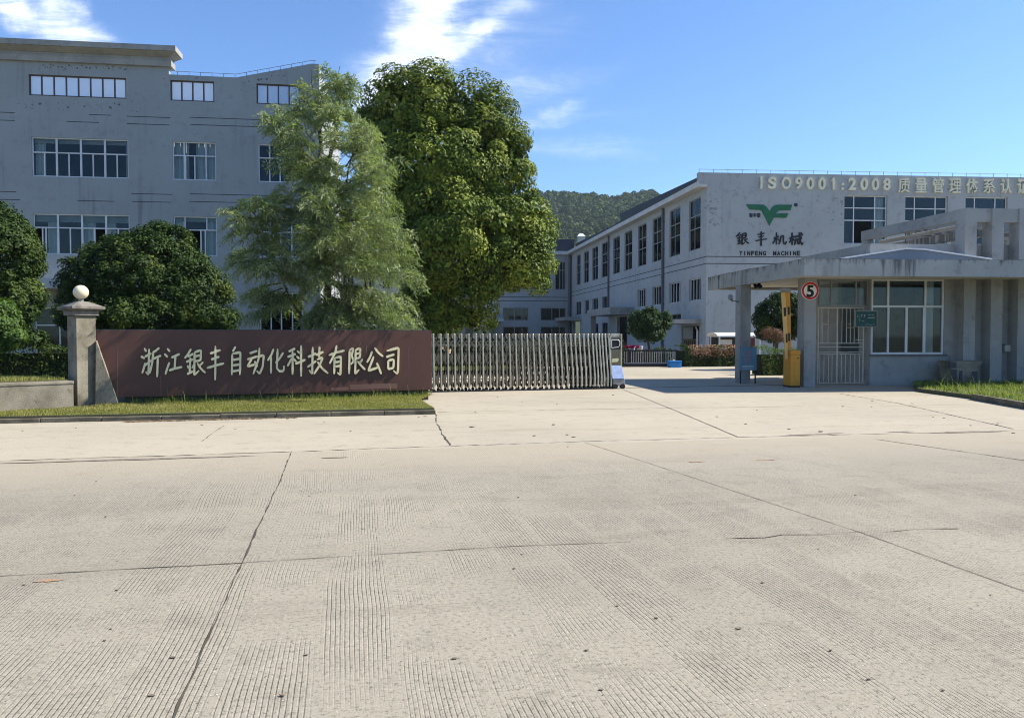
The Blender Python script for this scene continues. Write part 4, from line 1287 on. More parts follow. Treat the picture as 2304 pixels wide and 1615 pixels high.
for (x0, x1, y0, y1) in ((1225, 1290, 560, 990), (1305, 1342, 560, 1000), (1470, 1500, 560, 980)):
    q0, q1 = FG(5.9).uv(*K9(x0, y1)), FG(5.9).uv(*K9(x1, y0)); mb.fbox(FG(5.9), q0[0], q1[0], 0.3, q1[1], -.05, 0)
mb.build('curtain', M['curtain'], house)
# fittings on the gatehouse
def disc(mb, F, u, v, r, d0, d1, n=40): return mb.prism(F, [(u + r * math.cos(2 * math.pi * k / n), v + r * math.sin(2 * math.pi * k / n)) for k in range(n)], d0, d1)
FSp_ = FG(1.90)
sc_ = FSp_.uv(*K8(769, 299))
sp = thing('speed_sign', 'round red ringed speed limit sign reading 5 on the gatehouse column', 'sign', FSp_.p(sc_[0], sc_[1] - .3, 0))
mb = MB(); disc(mb, FSp_, *sc_, 0.282, 0.0, 0.018); mb.build('plate', M['white'], sp)
mb = MB()
n = 48
for k in range(n):
    a0, a1_ = 2 * math.pi * k / n, 2 * math.pi * (k + 1) / n
    mb.hexa([FSp_.p(sc_[0] + r * math.cos(a), sc_[1] + r * math.sin(a), d) for d in (0.019, 0.023) for r, a in ((.205, a0), (.268, a0), (.268, a1_), (.205, a1_))])
mb.build('red_ring', M['red'], sp)
mb = MB(); a, b = FSp_.uv(*K8(742, 345)), FSp_.uv(*K8(795, 258)); glyphs(mb, FSp_, '5', a[0], a[1], b[0] - a[0], b[1] - a[1], 0.019, 0.024, 0.035)
mb.build('digit', M['letters_black'], sp)
mb = MB(); mb.fbox(FSp_, sc_[0] - .12, sc_[0] + .10, sc_[1] - .02, sc_[1] + .02, -.03, -0.001); mb.build('bracket', M['grey_frame'], sp)

FB_ = FG(2.22)
a, b = FB_.uv(*K8(1086, 557)), FB_.uv(*K8(1248, 441))
cb_ = thing('chalk_board', 'small dark green chalkboard hung at the gatehouse window corner', 'board', FB_.p(a[0], a[1]))
MB().fbox(FB_, a[0] + .012, b[0] - .012, a[1] + .012, b[1] - .012, 0, 0.02).build('panel', M['board_green'], cb_)
mb = MB()
mb.fbox(FB_, a[0], b[0], a[1], a[1] + .022, -.004, .028).fbox(FB_, a[0], b[0], b[1] - .022, b[1], -.004, .028)
mb.fbox(FB_, a[0], a[0] + .022, a[1] + .022, b[1] - .022, -.004, .028).fbox(FB_, b[0] - .022, b[0], a[1] + .022, b[1] - .022, -.004, .028)
mb.build('frame', M['grey_frame'], cb_)
mb = MB()
for (x0, y0, x1, y1) in ((1103, 472, 1103, 490), (1116, 470, 1116, 494), (1131, 471, 1143, 473), (1136, 472, 1135, 488), (1150, 470, 1162, 472), (1158, 472, 1152, 489),
                         (1180, 474, 1200, 470), (1206, 473, 1222, 471), (1178, 490, 1232, 488), (1182, 494, 1226, 494), (1118, 500, 1119, 516), (1135, 512, 1150, 513), (1160, 540, 1185, 537), (1190, 541, 1228, 538)):
    p, q = FB_.uv(*K8(x0, y0)), FB_.uv(*K8(x1, y1)); mb.tube([FB_.p(*p, .022), FB_.p(*q, .022)], 0.005, 4)
mb.build('chalk_writing', M['chalk'], cb_)
mb = MB().tube([FB_.p((a[0] + b[0]) / 2, b[1], .01), FB_.p((a[0] + b[0]) / 2, b[1] + .12, -.1)], .006, 5); mb.build('hook', M['pipe'], cb_)

FE = FG(yW)
a, b = FE.uv(*K8(2141, 733)), FE.uv(*K8(2181, 687))
me_ = thing('meter_box', 'small pale electric box fixed to the gatehouse wall between two fins', 'electric box', FE.p(a[0], a[1], 0.0))
MB().fbox(FE, a[0], b[0], a[1], b[1], 0.003, 0.13).build('case', M['white_gutter'], me_, bevel=.008)
MB().fbox(FE, a[0] - .02, b[0] + .02, b[1] + .001, b[1] + .035, 0.003, 0.16).build('hood', M['grey_frame'], me_)
MB().tube([FE.p(b[0] + .10, 0.1, .03), FE.p(b[0] + .10, a[1], .03), FE.p(b[0] + .01, a[1] + .05, .05)], .018, 6).build('conduit', M['grey_frame'], me_)

FFl = FG(4.35)
xc = gx(4.2, K8, 270)
fl = thing('floodlight', 'small round floodlight on a bracket beside the rear canopy column', 'floodlight', FFl.p(xc, FFl.uv(*K8(230, 370))[1]))
p0 = FFl.uv(*K8(232, 378)); p1 = FFl.uv(*K8(213, 368)); p2 = FFl.uv(*K8(196, 350))
MB().tube([FFl.p(xc - .001, p0[1]), FFl.p(*p1), FFl.p(p1[0], p1[1] - .07)], .02, 6).build('bracket', M['pipe'], fl)
mb = MB(); mb.tube([FFl.p(p2[0] - .02, p2[1] + .04, .13), FFl.p(*p2, .05), FFl.p(p1[0], p1[1], -.02)], [.085, .08, .03], 14); mb.build('lamp_head', M['grey_frame'], fl, smooth=True)
FLc = FG(3.9)
a, b = FLc.uv(*K8(357, 303)), FLc.uv(*K8(416, 268))
cl_ = thing('canopy_lamp', 'black twin lamp fitted under the gatehouse canopy', 'lamp', FLc.p((a[0] + b[0]) / 2, zs))
MB().fbox(FLc, a[0], b[0], zs - .05, zs - .001, -.1, .1).build('base', M['black_plastic'], cl_)
for f in (.27, .75):
    u = a[0] + (b[0] - a[0]) * f
    MB().tube([FLc.p(u, zs - .05, 0), FLc.p(u, zs - .1, .04), FLc.p(u + .01, zs - .17, .13)], [.03, .06, .075], 10).build('lamp_head', M['black_plastic'], cl_, smooth=True)

# ------------------------------------------------------------------ barrier machine with its folded arms
yA = 1.75
FA = FG(yA)
x0, x1 = gx(yA, K8, 632), gx(yA, K8, 700)
zC = gz(yA, K8, 660, 722)
bar_t = thing('barrier_machine', 'orange barrier machine with two folded upright arms beside the column', 'barrier', gp((x0 + x1) / 2, yA + .2, 0))
mb = MB(); gbox(mb, x0 - .004, x1 + .004, yA - .004, yA + .48, 0.0, 0.05); mb.build('base', M['black_plastic'], bar_t)
mb = MB(); gbox(mb, x0, x1, yA, yA + .47, 0.051, zC - .14); mb.build('cabinet', M['orange'], bar_t, bevel=.008)
mb = MB(); gbox(mb, x0 - .008, x1 + .008, yA - .008, yA + .478, zC - .135, zC); mb.build('lid', M['orange'], bar_t, bevel=.012)
mb = MB(); gbox(mb, x0 + .12, x1 - .015, yA - .006, yA - .001, .2, zC - .2); mb.build('door', M['orange'], bar_t)
mb = MB(); gbox(mb, x0 + .19, x0 + .25, yA - .02, yA - .007, zC - .26, zC - .235); mb.build('handle', M['black_plastic'], bar_t)
FAr = FG(yA + .16)
def poly9(F, pts): return [F.uv(*K9(x, y)) for x, y in pts]
for pts, mt in (([(672, 335), (719, 335), (746, 700), (752, 1185), (726, 1200), (700, 800), (686, 560)], 'orange_pale'), ([(727, 330), (791, 330), (797, 600), (806, 1072), (756, 1072), (745, 700)], 'orange')):
    ar = MB().prism(FAr, poly9(FAr, pts), -.05 if mt == 'orange' else .0, .0 if mt == 'orange' else .05).build('arm', M[mt], bar_t)
    mb = MB()
    dd = .052 if mt == 'orange_pale' else .002
    for q in (((697, 532), (727, 528), (730, 640), (703, 640)), ((724, 870), (746, 866), (748, 982), (730, 982))) if mt == 'orange_pale' else (((758, 520), (784, 518), (786, 622), (762, 622)), ((768, 857), (791, 857), (792, 960), (766, 960))):
        MB().prism(FAr, poly9(FAr, q), dd, dd + .006).build('slot', M['black_plastic'], ar)
    
mb = MB()
mb.prism(FAr, poly9(FAr, ((658, 290), (690, 266), (760, 280), (792, 284), (790, 328), (700, 332), (672, 325))), -.04, .06)
mb.build('arm_joint', M['grey_frame'], bar_t, bevel=.01)

# ------------------------------------------------------------------ concrete litter bin / planter in front of the gatehouse
yN = 1.45
FN = FG(yN)
def n8(x, y): return FN.uv(*K8(x, y))
bx0, bx1 = n8(1768, 900)[0], n8(1985, 900)[0]
zr0, zr1 = n8(1880, 852)[1], n8(1880, 800)[1]
bin_t = thing('litter_bin', 'pale concrete litter bin with flared bowl top on the grass by the gatehouse', 'litter bin', FN.p((bx0 + bx1) / 2, 0.08, -.3))
def taper(mb, F, a, b, v0, c, d, v1, dpt0, dpt1, in0=0.0, in1=0.0):
    return mb.hexa([F.p(a, v0, -in0), F.p(b, v0, -in0), F.p(b, v0, -dpt0), F.p(a, v0, -dpt0), F.p(c, v1, in1), F.p(d, v1, in1), F.p(d, v1, -dpt1), F.p(c, v1, -dpt1)])
mb = MB(); taper(mb, FN, bx0 + .05, bx1 - .07, .08, bx0 + .02, bx1 - .03, zr0, .55, .57, .03, 0); mb.build('body', M['old_concrete'], bin_t)
mb = MB(); taper(mb, FN, bx0 + .01, bx1 - .02, zr0 + .002, bx0 - .02, bx1 + .03, zr1, .58, .63, .0, .05); mb.build('bowl', M['old_concrete'], bin_t)
mb = MB()
for (p, q, y0, y1) in ((1775, 1815, 860, 968), (1835, 1856, 868, 968), (1925, 1962, 872, 935)):
    u, v = n8(p, y1), n8(q, y0); MB().fbox(FN, u[0], v[0], max(.1, u[1]), v[1], -.02, .012).build('opening', M['groove'], bin_t)
mb = MB(); mb.fbox(FN, n8(1772, 0)[0], n8(1822, 0)[0], zr0 + .02, zr1 - .02, -.02, .044); mb.build('recess', M['groove'], bin_t)

# ------------------------------------------------------------------ notice board on legs by the rear column
yNb = 3.75
FNb = FG(yNb)
a, b = FNb.uv(*K8(270, 865)), FNb.uv(*K8(386, 702))
nb_t = thing('notice_board', 'blue notice board with red print on thin legs by the rear column', 'notice board', FNb.p((a[0] + b[0]) / 2, 0))
MB().fbox(FNb, a[0], b[0], a[1], b[1], 0, .03).build('panel', M['board_blue'], nb_t)
mb = MB()
for (x, y, w_, h_) in ((295, 728, 22, 20), (322, 728, 24, 22), (298, 755, 18, 18), (322, 757, 26, 18), (296, 782, 24, 20), (326, 780, 20, 22), (300, 808, 18, 10)):
    for j in range(3):
        p, q = FNb.uv(*K8(x + rng.uniform(0, 5), y + j * h_ / 3)), FNb.uv(*K8(x + w_ - rng.uniform(0, 6), y + j * h_ / 3 + 3)); mb.fbox(FNb, p[0], q[0], min(p[1], q[1]), max(p[1], q[1]), .031, .033)
    p, q = FNb.uv(*K8(x + w_ * .4, y)), FNb.uv(*K8(x + w_ * .4 + 3.5, y + h_ * .9)); mb.fbox(FNb, p[0], q[0], min(p[1], q[1]), max(p[1], q[1]), .034, .036)
mb.build('print', M['poster_red'], nb_t)
mb = MB()
for y in (832, 842, 852):
    p, q = FNb.uv(*K8(282, y)), FNb.uv(*K8(362, y + 3)); mb.fbox(FNb, p[0], q[0], min(p[1], q[1]), max(p[1], q[1]), .031, .033)
mb.build('small_print', M['chalk'], nb_t)
for u in (a[0] + .02, b[0] - .02):
    MB().fbox(FNb, u - .018, u + .018, 0, b[1] + .02, -.04, -.002).build('leg', M['rail_dark'], nb_t)

# ------------------------------------------------------------------ company sign wall in brown granite
SA, SB = horizontal_at(213, 16.6), horizontal_at(971, 19.15)
FSg = Frame(SA, SB - SA)
LSg = (SB - SA).length
ZB, ZT = 0.26, 1.705
sign = thing('sign_wall', 'long brown granite company sign wall with raised brass Chinese lettering', 'sign', FSg.p(LSg / 2, 0.1))
m2 = MB().fbox(FSg, 0, LSg, ZB, ZT, -.30, 0)
pan = m2.build('panel', M['granite'], sign)
mb = MB()
for x, y0 in ((183, 150), (463, 360), (2066, 180)):
    u = FSg.uv(*K3(x, 300))[0]; mb.fbox(FSg, u - .0035, u + .0035, ZB + .002, FSg.uv(*K3(x, y0))[1], -.001, .0025)
mb.build('seam', surface('seam', (0.22, 0.16, 0.13), None, 8, .8, 0), pan)
mb = MB()
for (x0, y0, x1, y1) in ((1565, 432, 1676, 455), (1684, 415, 1763, 448), (1765, 408, 1992, 446)):
    p, q = FSg.uv(*K3(x0, y1)), FSg.uv(*K3(x1, y0)); mb.fbox(FSg, p[0], q[0], p[1], q[1], -.001, .002)
mb.build('patch', surface('granite_patch', (0.165, 0.088, 0.068), None, 2, .45, 0), pan)
MB().fbox(FSg, .55, LSg - .06, 0.0, ZB - .003, -.28, -.10).build('plinth', M['plinth'], sign)
MB().fbox(FSg, 0.02, LSg - .02, ZT + .001, ZT + .02, -.28, -.012).build('coping', M['groove'], sign)
Fw = FSg.shift(.17)
wed = [Fw.uv(*K2(x, y)) for x, y in ((668, 1008), (664, 1490), (822, 1480), (818, 1440))]
MB().prism(FSg, [(wed[0][0], wed[0][1]), (wed[1][0], .05), (wed[2][0], .05), (wed[3][0], wed[3][1])], .003, .17).build('buttress', M['old_concrete'], sign)
KS = crop(300, 750, 3.703)
for ch in '浙江银丰自动化科技有限公司':
    mb = MB()
    FL_ = FSg.shift(.0)
    brush(mb, FSg, lambda x, y: FSg.uv(*KS(x, y)), STROKES[ch], 20, .012, .055)
    mb.build('brass_character', M['brass'], sign)

# ------------------------------------------------------------------ lamp pillar at the end of the sign
PC = horizontal_at(171.5, 16.25)
t1 = Vector((.593, .805, 0)); t2 = Vector((-.805, .593, 0))
pil = thing('lamp_pillar', 'weathered concrete gate pillar with white globe lamp on its cap', 'pillar', tuple(PC + t1 * .2 + t2 * .2 + Vector((0, 0, .1))))
S_ = 0.405
def pbox(mb, e, z0, z1, e1=None):
    e1 = e if e1 is None else e1
    def ring(e, z): return [tuple(PC + t1 * a + t2 * b + Vector((0, 0, z))) for a, b in ((-e, -e), (S_ + e, -e), (S_ + e, S_ + e), (-e, S_ + e))]
    return mb.hexa(ring(e, z0) + ring(e1, z1))
zc = at_depth(*K2(560, 835), 16.3).z
mb = MB(); pbox(mb, 0, 0.0, zc); mb.build('shaft', M['old_concrete'], pil, bevel=.012)
mb = MB(); pbox(mb, .05, zc + .001, zc + .10); pbox(mb, .075, zc + .101, zc + .135, .14); pbox(mb, .14, zc + .136, zc + .19); pbox(mb, .13, zc + .191, zc + .30, -.10)
mb.build('cap', M['cap_concrete'], pil, bevel=.008)
gc = at_depth(*K2(555, 673), 16.5); ctr = PC + t1 * .2 + t2 * .2
mb = MB(); mb.ball((ctr.x, ctr.y, gc.z), .152, 28, 18)
lampg = mb.build('globe_lamp', M['globe'], pil, smooth=True)
mb = MB(); mb.lathe((ctr.x, ctr.y, 0), [(.05, zc + .29), (.05, gc.z - .14), (.075, gc.z - .138), (.075, gc.z - .12)], 14); mb.build('lamp_neck', M['grey_frame'], pil)

# ------------------------------------------------------------------ low retaining wall on the far left
WA, WB = on_ground(0, 925, BED_Z), on_ground(166, 916, BED_Z)
FWl = Frame(WA, WB - WA)
zW = (FWl.uv(2, 863)[1] + FWl.uv(160, 857)[1]) / 2
lw = thing('retaining_wall', 'low stained concrete retaining wall left of the lamp pillar', 'wall', FWl.p(0, .1))
LW = (WB - WA).length
MB().fbox(FWl, -9, LW, 0.02, zW - .06, -.25, 0).build('wall', M['old_concrete'], lw)
MB().fbox(FWl, -9, LW + .01, zW - .059, zW, -.27, .015).build('coping', M['old_concrete'], lw, bevel=.01)
o = MB().fbox(FWl, -9, LW - .05, 0.13, zW + .02, -2.2, -.275).build('raised_soil', M['soil']); o['kind'] = 'structure'

# ------------------------------------------------------------------ retractable stainless gate
TA, TB = horizontal_at(977, 22.0), horizontal_at(1402, 23.5)
FT = Frame(TA, TB - TA)
gate = thing('retractable_gate', 'long stainless steel retractable gate closed up to its control head', 'gate', FT.p(4, 0))
GX = [162, 237, 310, 381, 453, 527, 601, 672, 744, 812, 875, 950, 1015, 1078, 1137, 1198, 1258, 1325, 1380, 1430, 1480, 1535, 1590, 1635, 1680, 1725, 1770, 1815, 1850, 1885, 1915, 1950, 1985]
us = [FT.shift(.2).uv(*K5(x, 400))[0] for x in GX]
ZG = 1.62
def smooth_path(P, n=5):
    out = []
    P = [Vector(p) for p in P]
    for i in range(len(P) - 1):
        p0, p1, p2, p3 = P[max(0, i - 1)], P[i], P[i + 1], P[min(len(P) - 1, i + 2)]
        for k in range(n):
            t = k / n
            out.append(0.5 * ((2 * p1) + (p2 - p0) * t + (2 * p0 - 5 * p1 + 4 * p2 - p3) * t * t + (3 * p1 - p0 - 3 * p2 + p3) * t ** 3))
    out.append(P[-1])
    return out
for k, u in enumerate(us):
    mb = MB()
    sw = 0.03 * min(1, max(0, (k - 8) / 12))
    for s in (1, -1):
        P = [FT.p(u + sw * .8, .09, .25 * s), FT.p(u + sw, .34, .245 * s), FT.p(u + sw * .4, .75, .22 * s), FT.p(u - sw * .5, 1.25, .19 * s), FT.p(u - sw, ZG - .1, .175 * s), FT.p(u - sw, ZG - .02, .165 * s)]
        mb.tube(smooth_path(P), .029, 8)
        mb.ball(FT.p(u - sw, ZG - .012, .165 * s), .034, 10, 6)
    for z in (.34, .80, 1.28):
        mb.tube([FT.p(u, z, -.22), FT.p(u, z, .22)], .014, 6)
    arch = [FT.p(u - sw, ZG - .03 + .0 * 0 + .05 * math.sin(math.pi * j / 8), .165 * math.cos(math.pi * j / 8)) for j in range(9)]
    mb.tube(arch, .014, 6)
    up = mb.build('upright', M['steel'], gate, smooth=True)
    m2 = MB()
    for s in (1, -1):
        m2.tube([FT.p(u + .005, .045, .25 * s - .02), FT.p(u + .005, .045, .25 * s + .02)], .045, 10)
    m2.build('caster', M['black_plastic'], up)
def strap(mb, p, q, bow, wd, d):
    n = 7
    prev = None
    for j in range(n):
        f = j / (n - 1)
        u = p[0] + (q[0] - p[0]) * f; v = p[1] + (q[1] - p[1]) * f + bow * math.sin(math.pi * f)
        if prev:
            (a, b) = prev
            tx, ty = u - a, v - b; l = math.hypot(tx, ty); nx, ny = -ty / l * wd / 2, tx / l * wd / 2
            mb.hexa([FT.p(a + nx, b + ny, d - .004), FT.p(u + nx, v + ny, d - .004), FT.p(u + nx, v + ny, d + .004), FT.p(a + nx, b + ny, d + .004),
                     FT.p(a - nx, b - ny, d - .004), FT.p(u - nx, v - ny, d - .004), FT.p(u - nx, v - ny, d + .004), FT.p(a - nx, b - ny, d + .004)])
        prev = (u, v)
for k, (a, b) in enumerate(zip(us, us[1:])):
    mb = MB()
    for d, s in ((.15, 1), (-.15, -1)):
        strap(mb, (a, .66), (b, .12), -.05, .055, d + .012); strap(mb, (a, .12), (b, .66), -.05, .055, d)
        strap(mb, (a, 1.18), (b, .66), .03, .036, d * .8 + .012); strap(mb, (a, .66), (b, 1.18), .03, .036, d * .8)
        strap(mb, (a, 1.50), (b, 1.18), .02, .030, d * .9 + .012); strap(mb, (a, 1.18), (b, 1.50), .02, .030, d * .9)
    strap(mb, (a, 1.46), (b, 1.46), .06, .05, -.05); strap(mb, (a, 1.36), (b, 1.36), .05, .05, .03)
    mb.build('scissor_link', M['chrome_dark'], gate)
def k10(x, y, d=0.22): return FT.shift(d).uv(*K10(x, y))
hx0, hx1 = k10(140, 500)[0], k10(412, 500)[0]
hd = MB().fbox(FT, hx0 + .02, hx1 - .06, .50, k10(250, 292)[1], -.20, .20).build('control_head', M['chrome_dark'], gate, bevel=.015)
zz = lambda y: k10(250, y)[1]
MB().fbox(FT, hx0 + .03, hx1 - .07, zz(290) + .002, zz(205), -.18, .17).build('head_top', M['steel'], hd, bevel=.01)
MB().fbox(FT, hx0 + .021, hx1 - .061, zz(560), zz(325), .2005, .206).build('screen', M['black_plastic'], hd)
Dl = [k10(x, y) for x, y in ((166, 345), (300, 345), (338, 365), (352, 410), (345, 480), (312, 513), (166, 528), (166, 345))]
MB().tube([FT.p(u, v, .21) for u, v in Dl], .010, 6).build('emblem', M['white_trim'], hd)
a, b = k10(170, 855), k10(328, 760)
MB().prism(FT, [(a[0], a[1] + .02), (a[0] + .03, a[1]), (b[0] - .04, a[1] + .01), (b[0], a[1] + .06), (b[0], b[1] - .02), (b[0] - .03, b[1]), (a[0] + .02, b[1] - .02), (a[0], b[1] - .05)], .2005, .207).build('sticker', surface('sticker', (.62, .60, .36), None, 5, .5, 0), hd)
MB().tube([FT.p(hx1 - .035, .28, .18), FT.p(hx1 - .035, ZG + .02, .18)], .034, 10).build('post', M['steel'], gate, smooth=True)
MB().tube([FT.p(hx0 + .02, .10, .18), FT.p(hx0 + .01, ZG - .02, .18)], .026, 8).build('post', M['steel'], gate, smooth=True)
m2 = MB(); m2.hexa([FT.p(hx0 + .03, .30, .31), FT.p(hx1 + .03, .30, .31), FT.p(hx1 + .03, .30, -.28), FT.p(hx0 + .03, .30, -.28), FT.p(hx0 - .01, zz(925), .21), FT.p(hx1 - .03, zz(925), .21), FT.p(hx1 - .03, zz(925), -.2), FT.p(hx0 - .01, zz(925), -.2)])
m2.build('skirt', surface('blue_film', (.30, .38, .60), (.42, .50, .68), 9, .2, .0, spec=.7), gate, bevel=.01)
m2 = MB(); m2.fbox(FT, hx0 + .06, hx1 + .05, .11, .298, -.26, .29); m2.build('chassis', M['grey_frame'], gate, bevel=.02)
for u in (hx0 + .12, hx1 - .02):
    MB().tube([FT.p(u, .075, .20), FT.p(u, .075, .30)], .075, 14).build('wheel', M['black_plastic'], gate)
    MB().tube([FT.p(u, .075, -.30), FT.p(u, .075, -.20)], .075, 14).build('wheel', M['black_plastic'], gate)
# steel track in the ground
o = MB().fbox(FT, -.1, 12.2, -.01, .006, -.03, .03).build('gate_track', M['rail_dark']); o['kind'] = 'structure'

# ------------------------------------------------------------------ things in the yard
FY = Frame(horizontal_at(1396, 39.2), ge1)
def k11(F, x, y): return F.uv(*K11(x, y))
fen = thing('yard_fence', 'low yard fence of pale bars between dark rails in front of potted plants', 'fence', FY.p(1.2, 0))
uE = k11(FY, 985, 1200)[0]
zt0, zt1 = k11(FY, 500, 1212)[1], k11(FY, 500, 1182)[1]
MB().fbox(FY, -1.2, uE, zt0, zt1, -.05, .05).build('rail', M['rail_dark'], fen)
MB().fbox(FY, -1.2, uE, .16, .22, -.03, .03).build('rail', M['rail_pale'], fen)
MB().fbox(FY, -1.2, uE, 0, .159, -.09, .09).build('base', M['rail_dark'], fen)
u = -1.1
while u < uE - .05:
    MB().fbox(FY, u, u + .035, .221, zt0 - .001, -.018, .018).build('bar', M['rail_pale'], fen); u += .118
for u in (0.4, 1.3, 2.2): MB().fbox(FY, u, u + .06, .221, zt1 + .04, .02, .06).build('post', M['rail_dark'], fen)
FX = Frame(horizontal_at(1519, 38.6), (math.cos(R(-10)), math.sin(R(-10))))
FX = Frame(horizontal_at(1518, 38.3), (math.cos(R(12)), math.sin(R(12))))
crate = thing('blue_box', 'bright blue plastic box on the yard floor at the fence end', 'box', FX.p(.1, 0))
MB().fbox(FX, -.22, .38, .01, .30, -.4, 0).build('tub', M['bright_blue'], crate, bevel=.02)
MB().fbox(FX, -.24, .40, .301, .34, -.42, .02).build('lid', M['bright_blue'], crate, bevel=.01)
for px, w_, col_, lb, dp in ((1422, .17, (.45, .55, .56), 'pale blue flower pot behind the yard fence', 40.6), (1439.5, .16, (.62, .58, .52), 'cream flower pot behind the yard fence', 40.8)):
    c = horizontal_at(px, dp)
    zq = at_depth(px, 779 + 6, dp).z; zp_ = at_depth(px, 778.5, dp).z
    pt = thing('flower_pot', lb, 'flower pot', (c.x, c.y, 0), 'flower pots behind the yard fence')
    MB().box(c.x - .2, c.x + .2, c.y - .2, c.y + .2, 0, zp_ - .36).build('stand', M['rail_dark'], pt)
    mb = MB().lathe((c.x, c.y, 0), [(.11, zp_ - .358), (w_, zp_ - .06), (w_ + .02, zp_ - .055), (w_ + .02, zp_)], 14)
    mb.build('pot', surface('pot', col_, None, 4, .6, 0), pt, smooth=True)
FH = Frame(horizontal_at(1613, 46.0), ge1)
def h8(x, y): return FH.uv(*K8(x, y))
sh = thing('bike_shelter', 'small white roofed shelter with maroon back against the workshop wall', 'shelter', FH.p(1.5, 0))
xl, xr = h8(105, 610)[0], h8(425, 610)[0]
zs0, zs1 = h8(250, 624)[1], h8(250, 599)[1]
mb = MB()
n = 10
prev = None
for k in range(n + 1):
    a = math.pi * k / n
    cur = (-.9 + .95 * math.cos(a), zs0 + (zs1 - zs0) * math.sin(a))
    if prev:
        mb.hexa([FH.p(xl, prev[1], prev[0]), FH.p(xr, prev[1], prev[0]), FH.p(xr, cur[1], cur[0]), FH.p(xl, cur[1], cur[0]),
                 FH.p(xl, prev[1] + .03, prev[0]), FH.p(xr, prev[1] + .03, prev[0]), FH.p(xr, cur[1] + .03, cur[0]), FH.p(xl, cur[1] + .03, cur[0])])
    prev = cur
mb.build('roof', M['white_trim'], sh)
for u in (h8(123, 700)[0], xr - .1):
    for d in (-.08, -1.7): MB().fbox(FH, u, u + .08, 0, zs0 - .002, d - .08, d).build('post', M['white_frame'], sh)
MB().fbox(FH, xl + .15, xr - .15, .3, zs0 - .05, -1.8, -1.74).build('back_panel', M['rail_dark'], sh)
MB().fbox(FH, h8(142, 680)[0], h8(232, 680)[0], h8(180, 682)[1], h8(180, 648)[1], -.5, -.44).build('board', M['white_gutter'], sh)
MB().fbox(FH, h8(140, 680)[0], h8(190, 680)[0], 0.05, h8(180, 690)[1], -.9, -.5).build('locker', M['wall_pale'], sh)
MB().fbox(FH, h8(345, 680)[0], h8(392, 680)[0], h8(370, 705)[1], h8(370, 634)[1], -.4, -.36).build('red_board', M['maroon'], sh)
# ------------------------------------------------------------------ vegetation
nr = np.random.default_rng(11)

def unit(a):
    return a / np.maximum(1e-9, np.linalg.norm(a, axis=1, keepdims=True))

def leaf_mesh(name, pos, nrm, size, aspect, material, parent=None, along=None, fold=0.18, droop=0.0):
    """many small folded leaves (two triangles each, sharing a midrib) in one mesh"""
    n = len(pos)
    nrm = unit(nrm)
    t = nr.normal(size=(n, 3)) if along is None else along
    t = unit(t - nrm * np.sum(t * nrm, 1, keepdims=True))
    b = np.cross(nrm, t)
    s = np.asarray(size).reshape(-1, 1) if np.ndim(size) else np.full((n, 1), size)
    wv = s * aspect
    P = np.empty((n, 4, 3))
    P[:, 0] = pos - t * s * 0.5
    P[:, 1] = pos + b * wv * 0.5 + nrm * wv * fold - t * s * 0.05
    P[:, 2] = pos + t * s * 0.5 - np.array([0, 0, 1.0]) * s * droop
    P[:, 3] = pos - b * wv * 0.5 + nrm * wv * fold - t * s * 0.05
    if parent is not None:
        P -= np.array(ORG[parent.name][:])
    me = bpy.data.meshes.new(name)
    me.vertices.add(4 * n)
    me.vertices.foreach_set('co', P.reshape(-1).astype(np.float32))
    idx = (np.arange(n) * 4)[:, None] + np.array([0, 1, 2, 0, 2, 3])[None]
    me.loops.add(6 * n)
    me.loops.foreach_set('vertex_index', idx.reshape(-1).astype(np.int32))
    me.polygons.add(2 * n)
    me.polygons.foreach_set('loop_start', (np.arange(2 * n) * 3).astype(np.int32))
    me.update(calc_edges=True)
    return link_mesh(name, me, material, parent)

def lobe_px(K, cx, cy, rx, ry, D, dy=0.0, rd=None):
    """ellipsoid whose outline fills an ellipse of the photograph at depth D"""
    px, py = K(cx, cy); qx, qy = K(cx + rx, cy + ry)
    c = at_depth(px, py, D + dy)
    r = at_depth(qx, qy, D + dy)
    a, h = abs(r.x - c.x), abs(r.z - c.z)
    return (np.array(c[:]), np.array([a, rd or a * 0.95, h]))

